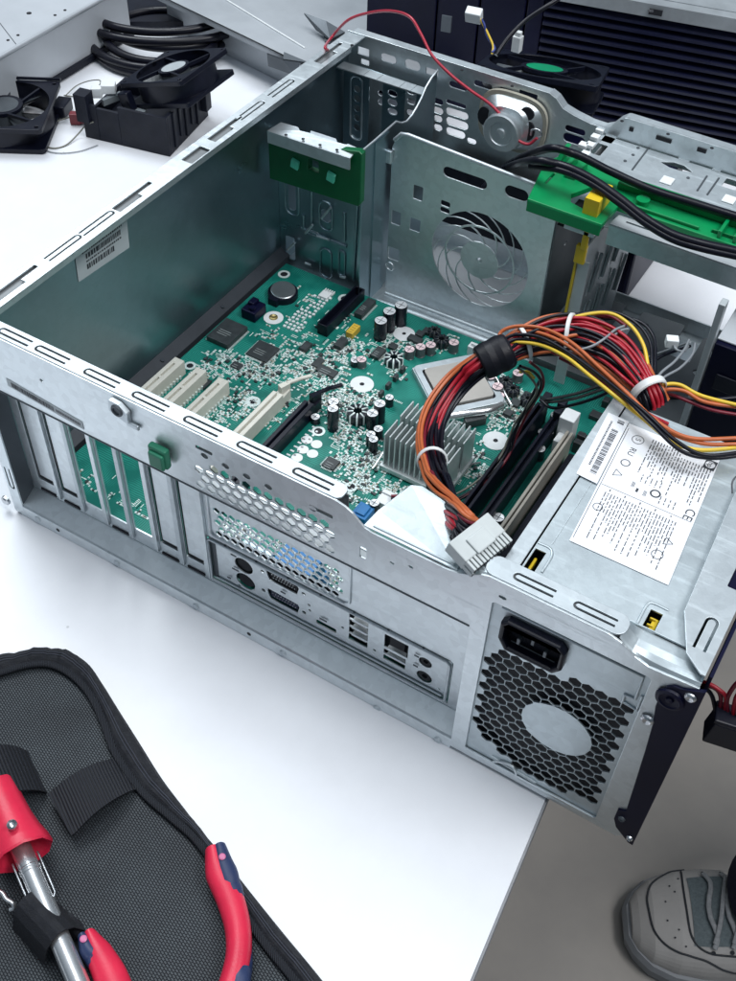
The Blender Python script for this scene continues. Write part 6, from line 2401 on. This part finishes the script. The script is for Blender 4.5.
def band(name, c00, c10, c11, c01, hfun, mats=ELASTIC, th=.0012, n=14, k=6):
    """cloth strip: c00-c10 is one edge, c01-c11 the other; hfun(s, t) is its height"""
    mb = MB()
    a, b, c, d = (Z(*p, .0110) for p in (c00, c10, c11, c01))
    g = [[a.lerp(b, s / n).lerp(d.lerp(c, s / n), t / k) for t in range(k + 1)] for s in range(n + 1)]
    top = [[V((p.x, p.y, .0110 + hfun(s / n, t / k))) for t, p in enumerate(r)] for s, r in enumerate(g)]
    for s in range(n):
        for t in range(k):
            q = [top[s][t], top[s + 1][t], top[s + 1][t + 1], top[s][t + 1]]
            mb.poly(q, 0, True)
            mb.poly([p - V((0, 0, th)) for p in q[::-1]], 0, True)
    for t in range(k):
        for s in (0, n):
            mb.poly([top[s][t], top[s][t + 1], top[s][t + 1] - V((0, 0, th)), top[s][t] - V((0, 0, th))])
    for s in range(n):
        for t in (0, k):
            mb.poly([top[s][t], top[s + 1][t], top[s + 1][t] - V((0, 0, th)), top[s][t] - V((0, 0, th))])
    o = obj(name, mb, mats, pouch)
    return o


band('elastic_loop', (138, 790), (74, 842), (50, 800), (115, 760), lambda s, t: .0016 + .0095 * math.sin(min(1, s * 1.08) * math.pi * .80) ** .8)
band('elastic_loop', (47, 793), (-30, 850), (-30, 792), (28, 752), lambda s, t: .0010 + .0290 * math.sin(min(1, s * 1.5) * math.pi * .5) ** .8)
mb = MB()
# ---- soldering tool with red collar
tool = thing('soldering_tool', 'hand tool with a flared red collar and chrome barrel, strapped into the pouch', 'hand tool', Z(10, 830, .012))
A0, A1 = Z(-5, 786, .030), Z(24, 856, .027)
at = (A1 - A0).normalized()
mb = MB()
L0 = (A1 - A0).length
mb.lathe(A0, at, [(0, .0100), (L0 * .30, .0108), (L0 * .52, .0116), (L0 * .70, .0130), (L0 * .86, .0150), (L0 * .97, .0157), (L0, .0152), (L0 * .96, .0134), (L0 * .7, .0080), (L0 * .7, 0)], 9)
obj('red_collar', mb, REDTOOL, tool, .0010)
bp_ = [A0 + at * L0 * .75, Z(90, 1010, .0235)]
mb = MB()
mb.cyl(bp_[0], bp_[1], .0052, n=24)
for f in (.34, .37):
    p = bp_[0].lerp(bp_[1], f * .55)
    mb.lathe(p, (bp_[1] - bp_[0]), [(0, .0052), (.0006, .0056), (.0012, .0056), (.0018, .0052)], 24)
obj('barrel', mb, CHROME, tool)
mb = MB()
t2 = (bp_[1] - bp_[0]).normalized()
for sg in (-1, 1):
    sd = t2.cross(V((0, 0, 1))).normalized() * sg * .0066
    mb.tube([bp_[0] + sd + t2 * .012, bp_[0] + sd + t2 * .036, bp_[0] + sd * .8 + t2 * .038], .0006, 6)
mb.cyl(bp_[0] + t2 * .016 + V((0, 0, .0050)), bp_[0] + t2 * .016 + V((0, 0, .0056)), .0010, n=10)
obj('barrel_wire', mb, SCREW, tool)
q = Z(12, 824, .0440)
mb = MB().lathe(q + V((0, 0, -.003)), (.1, -.1, 1), [(0, .0026), (.0035, .0026), (.0042, .0018), (.0036, .0010), (.0034, 0)], 16)
obj('collar_screw', mb, SCREW, tool)
mb = MB()
mb.tube(spline([Z(-6, 890, .020), Z(2, 893, .021), Z(6, 899, .021), Z(12, 903, .020), Z(14, 908, .018), Z(10, 910, .017)], 6), .0012, 8)
obj('wire_hook', mb, CHROME, tool)
mb = MB()
mb.box(0, 0, 0, 0, 0, 0) if False else None
so = band('strap', (14, 932), (46, 968), (86, 934), (50, 896), lambda s, t: .0040 + .0175 * math.sin(t * math.pi) ** .6 + .001 * s, CORDURA)
band('strap', (84, 926), (92, 950), (72, 938), (56, 906), lambda s, t: .0030 + .0035 * math.sin(t * math.pi), CORDURA)
# ---- pliers
pli = thing('pliers', 'pliers with two curved red grips inlaid with navy rubber, lying in the pouch', 'pliers', Z(170, 960, .012))


def grip(path, widths, side):
    mb = MB()
    pts = spline([Z(u, v, .0200) for u, v in path], 8)
    n = len(pts)
    rr = []
    for i in range(n):
        f = i / (n - 1) * (len(widths) - 1)
        k = min(int(f), len(widths) - 2)
        w = widths[k] + (widths[k + 1] - widths[k]) * (f - k)
        rr.append((w, .0065))
    mb.tube(pts, rr, 14, flat=(0, 0, 1))
    h = obj('handle', mb, REDTOOL, pli)
    mb = MB()
    off = []
    for i, p in enumerate(pts):
        t = (pts[min(i + 1, n - 1)] - pts[max(i - 1, 0)]).normalized()
        f = i / (n - 1)
        amt = (.0036 if f < .20 else (.0036 - (f - .20) * .020 if f < .34 else (.0008 if f < .6 else .0008 + (f - .6) * .012)))
        off.append(p + V((t.y, -t.x, 0)) * side * amt + V((0, 0, .0014 if f < .25 else (.0004 if f < .32 else -.0022 if f < .75 else .0008))))
    mb.tube(off, [(max(.001, a * (.80 if i / n < .25 else .86)), .0056) for i, (a, b) in enumerate(rr)], 14, flat=(0, 0, 1))
    obj('grip_inlay', mb, NAVYTOOL, h)
    p = off[int(n * .12)]
    mb = MB().lathe(V((p.x, p.y, .0258)), (0, 0, 1), [(0, .0018), (.0016, .0018), (.0019, .0012), (.0019, 0)], 14)
    obj('grip_dot', mb, mat('pink_dot', (.60, .16, .32), .4), h)


grip([(213, 850), (219, 874), (231, 902), (238, 930), (238, 958), (230, 990), (216, 1020)], [.0042, .0070, .0070, .0065, .0063, .0066, .0060], -1)
grip([(90, 934), (98, 952), (110, 976), (120, 1004), (124, 1030)], [.0030, .0066, .0080, .0084, .0080], 1)

# ================================================================== shoe on the floor
FZ_ = -.6400
T0, T1 = Z(622, 931, FZ_), Z(742, 941, FZ_)
sd = (T1 - T0).normalized()
sl = V((-sd.y, sd.x, 0))
snk = thing('sneaker', 'pale grey leather sneaker standing on the dim floor below the desk edge', 'sneaker', T0 + V((0, 0, 0)))
sk_s = [0, .008, .022, .045, .075, .105, .140, .180, .230]
sk_w = [.016, .032, .046, .056, .060, .059, .056, .052, .048]
sk_h = [.036, .046, .058, .069, .079, .088, .100, .118, .130]


def sv(tab, s):
    for i in range(len(sk_s) - 1):
        if s <= sk_s[i + 1]:
            f = (s - sk_s[i]) / (sk_s[i + 1] - sk_s[i])
            return tab[i] + (tab[i + 1] - tab[i]) * f
    return tab[-1]


def shoe(s, a, lift=0.):
    """point on the shoe's upper: s along from the toe, a across from -1 to 1"""
    w, h = sv(sk_w, s) * .94, sv(sk_h, s)
    ang = a * math.pi / 2
    y = math.copysign(abs(math.sin(ang)) ** .85, ang) * w
    z = .026 + (h - .026) * max(0, math.cos(ang)) ** .62
    return T0 + sd * s + sl * y + V((0, 0, z + lift))


mb = MB()
ss = [.003 + .227 * (i / 36) for i in range(37)]
aa = [-1 + 2 * j / 24 for j in range(25)]
for i in range(36):
    for j in range(24):
        mb.poly([shoe(ss[i], aa[j]), shoe(ss[i + 1], aa[j]), shoe(ss[i + 1], aa[j + 1]), shoe(ss[i], aa[j + 1])], 0, True)
mb.poly([shoe(ss[0], a) for a in aa], 0, True)
obj('upper', mb, SHOEW, snk)
mb = MB()
per = [T0 + sd * s - sl * sv(sk_w, s) for s in [.230 * (1 - i / 30) for i in range(31)]] + [T0 + sd * s + sl * sv(sk_w, s) for s in [.230 * (i / 30) for i in range(31)]]
n = len(per)
lev = [(.0, .97), (.004, 1.0), (.022, 1.03), (.030, 1.0), (.031, .95)]
cen = T0 + sd * .11
ringsS = [[V((cen.x + (p.x - cen.x) * k, cen.y + (p.y - cen.y) * k, FZ_ + z + .0005)) for p in per] for z, k in lev]
for r0, r1 in zip(ringsS[:-1], ringsS[1:]):
    mb.add(r0 + r1, [(i, (i + 1) % n, n + (i + 1) % n, n + i) for i in range(n)], 0, True)
mb.poly(ringsS[-1])
obj('sole', mb, SHOESOLE, snk)
mb = MB()
tl = [(.062, .80), (.044, .70), (.026, .54), (.018, .28), (.018, 0), (.022, -.28), (.034, -.48), (.054, -.57), (.072, -.64), (.092, -.80), (.12, -.86), (.22, -.88)]
mb.tube([shoe(p.x, p.y, .0006) for p in spline([V((s, a, 0)) for s, a in tl], 8)], .0011, 6)
mb.tube([shoe(p.x, p.y, .0006) for p in spline([V((s, a, 0)) for s, a in [(.056, .66), (.053, .30), (.053, 0), (.056, -.30), (.068, -.48), (.092, -.55), (.13, -.58), (.22, -.60)]], 8)], .0011, 6)
obj('trim_line', mb, SHOELINE, snk)
mb = MB()
for i in range(10):
    for j in range(8):
        s0, s1 = .058 + .16 * i / 10, .058 + .16 * (i + 1) / 10
        b0, b1 = -.42 + .84 * j / 8, -.42 + .84 * (j + 1) / 8
        mb.poly([shoe(s0, b0, .0012), shoe(s1, b0, .0012), shoe(s1, b1, .0012), shoe(s0, b1, .0012)], 0, True)
obj('tongue', mb, SHOEG, snk)
mb = MB()
for k in range(5):
    s = .076 + k * .018
    mb.tube([shoe(s + .003 * math.sin(j), -.46 + .92 * j / 10, .0045) for j in range(11)], [(.0028, .0014)] * 11, 8, flat=(0, 0, 1))
    mb.tube([shoe(s + .020 * j / 10, -.40 + .80 * j / 10, .0058) for j in range(11)], [(.0025, .0013)] * 11, 8, flat=(0, 0, 1))
obj('lace', mb, SHOEL, snk)
mb = MB()
for i in range(4):
    for sg in (-1, 1):
        p = shoe(.034 + .0070 * (i % 2) + .003 * i, sg * (.10 + .11 * i), .0006)
        mb.cyl(p, p + V((0, 0, .0004)), .0010, n=8)
for k in range(5):
    for sg in (-1, 1):
        p = shoe(.076 + k * .018, sg * .50, .0010)
        mb.cyl(p, p + V((0, sg * .0006, .0006)), .0022, n=10)
obj('vent_hole', mb, SHOELINE, snk)
mb = MB()
c0_, c1_ = T0 + sd * .146 + sl * .014 + V((0, 0, .085)), T0 + sd * .235 + sl * -.02 + V((0, 0, .50))
tp = (c1_ - c0_).normalized()
prof_ = [(-.008, .050), (0, .056), (.004, .058), (.02, .057), (.06, .060), (.14, .062), (.42, .072)]
mb.lathe(c0_, tp, prof_, 36)
for v in mb.v:
    v += sd * .0022 * math.sin(v.z * 70) + sl * .0018 * math.sin(v.z * 55 + 1)
single('trouser_leg', mb, TROUSER, 'hem of a dark navy trouser leg falling over the sneaker at the right edge', 'trousers', loc=c0_)

# ================================================================== light
w = bpy.data.worlds.new('World')
scene.world = w
w.use_nodes = True
nt = w.node_tree
bg = nt.nodes['Background']
tc = nt.nodes.new('ShaderNodeTexCoord')
sx = nt.nodes.new('ShaderNodeSeparateXYZ')
nt.links.new(tc.outputs['Generated'], sx.inputs[0])
cr = nt.nodes.new('ShaderNodeValToRGB')
cr.color_ramp.elements[0].position = .42
cr.color_ramp.elements[0].color = (.030, .045, .075, 1)
cr.color_ramp.elements[1].position = 1.0
cr.color_ramp.elements[1].color = (.62, .70, .80, 1)
e = cr.color_ramp.elements.new(.68)
e.color = (.16, .215, .265, 1)
mr = nt.nodes.new('ShaderNodeMath')
mr.operation = 'MULTIPLY_ADD'
mr.inputs[1].default_value = .5
mr.inputs[2].default_value = .5
nt.links.new(sx.outputs['Z'], mr.inputs[0])
nt.links.new(mr.outputs[0], cr.inputs[0])
nt.links.new(cr.outputs[0], bg.inputs['Color'])
bg.inputs['Strength'].default_value = .60


def lamp(name, loc, aim, sx_, sy_, power, colr):
    ld = bpy.data.lights.new(name, 'AREA')
    ld.shape = 'RECTANGLE'
    ld.size, ld.size_y = sx_, sy_
    ld.energy = power
    ld.color = colr
    o = bpy.data.objects.new(name, ld)
    col.objects.link(o)
    o.location = loc
    o.rotation_euler = (V(aim) - V(loc)).to_track_quat('-Z', 'Y').to_euler()
    return o


lamp('ceiling_lamp', (-1.05, .80, 2.0), (.05, .15, 0), 1.2, .9, 32, (.905, .96, 1.0))
lamp('ceiling_lamp', (.10, .05, 2.3), (.12, .1, 0), 1.0, .5, 14, (.92, .965, 1.0))
lamp('ceiling_lamp', (1.45, .20, 2.0), (.75, .25, -.5), 1.0, .8, 32, (.97, .97, .98))

scene.render.engine = 'CYCLES'
scene.cycles.use_denoising = True
scene.cycles.max_bounces = 8
scene.view_settings.view_transform = 'Standard'
scene.view_settings.look = 'None'
scene.view_settings.exposure = 0
scene.view_settings.gamma = 1
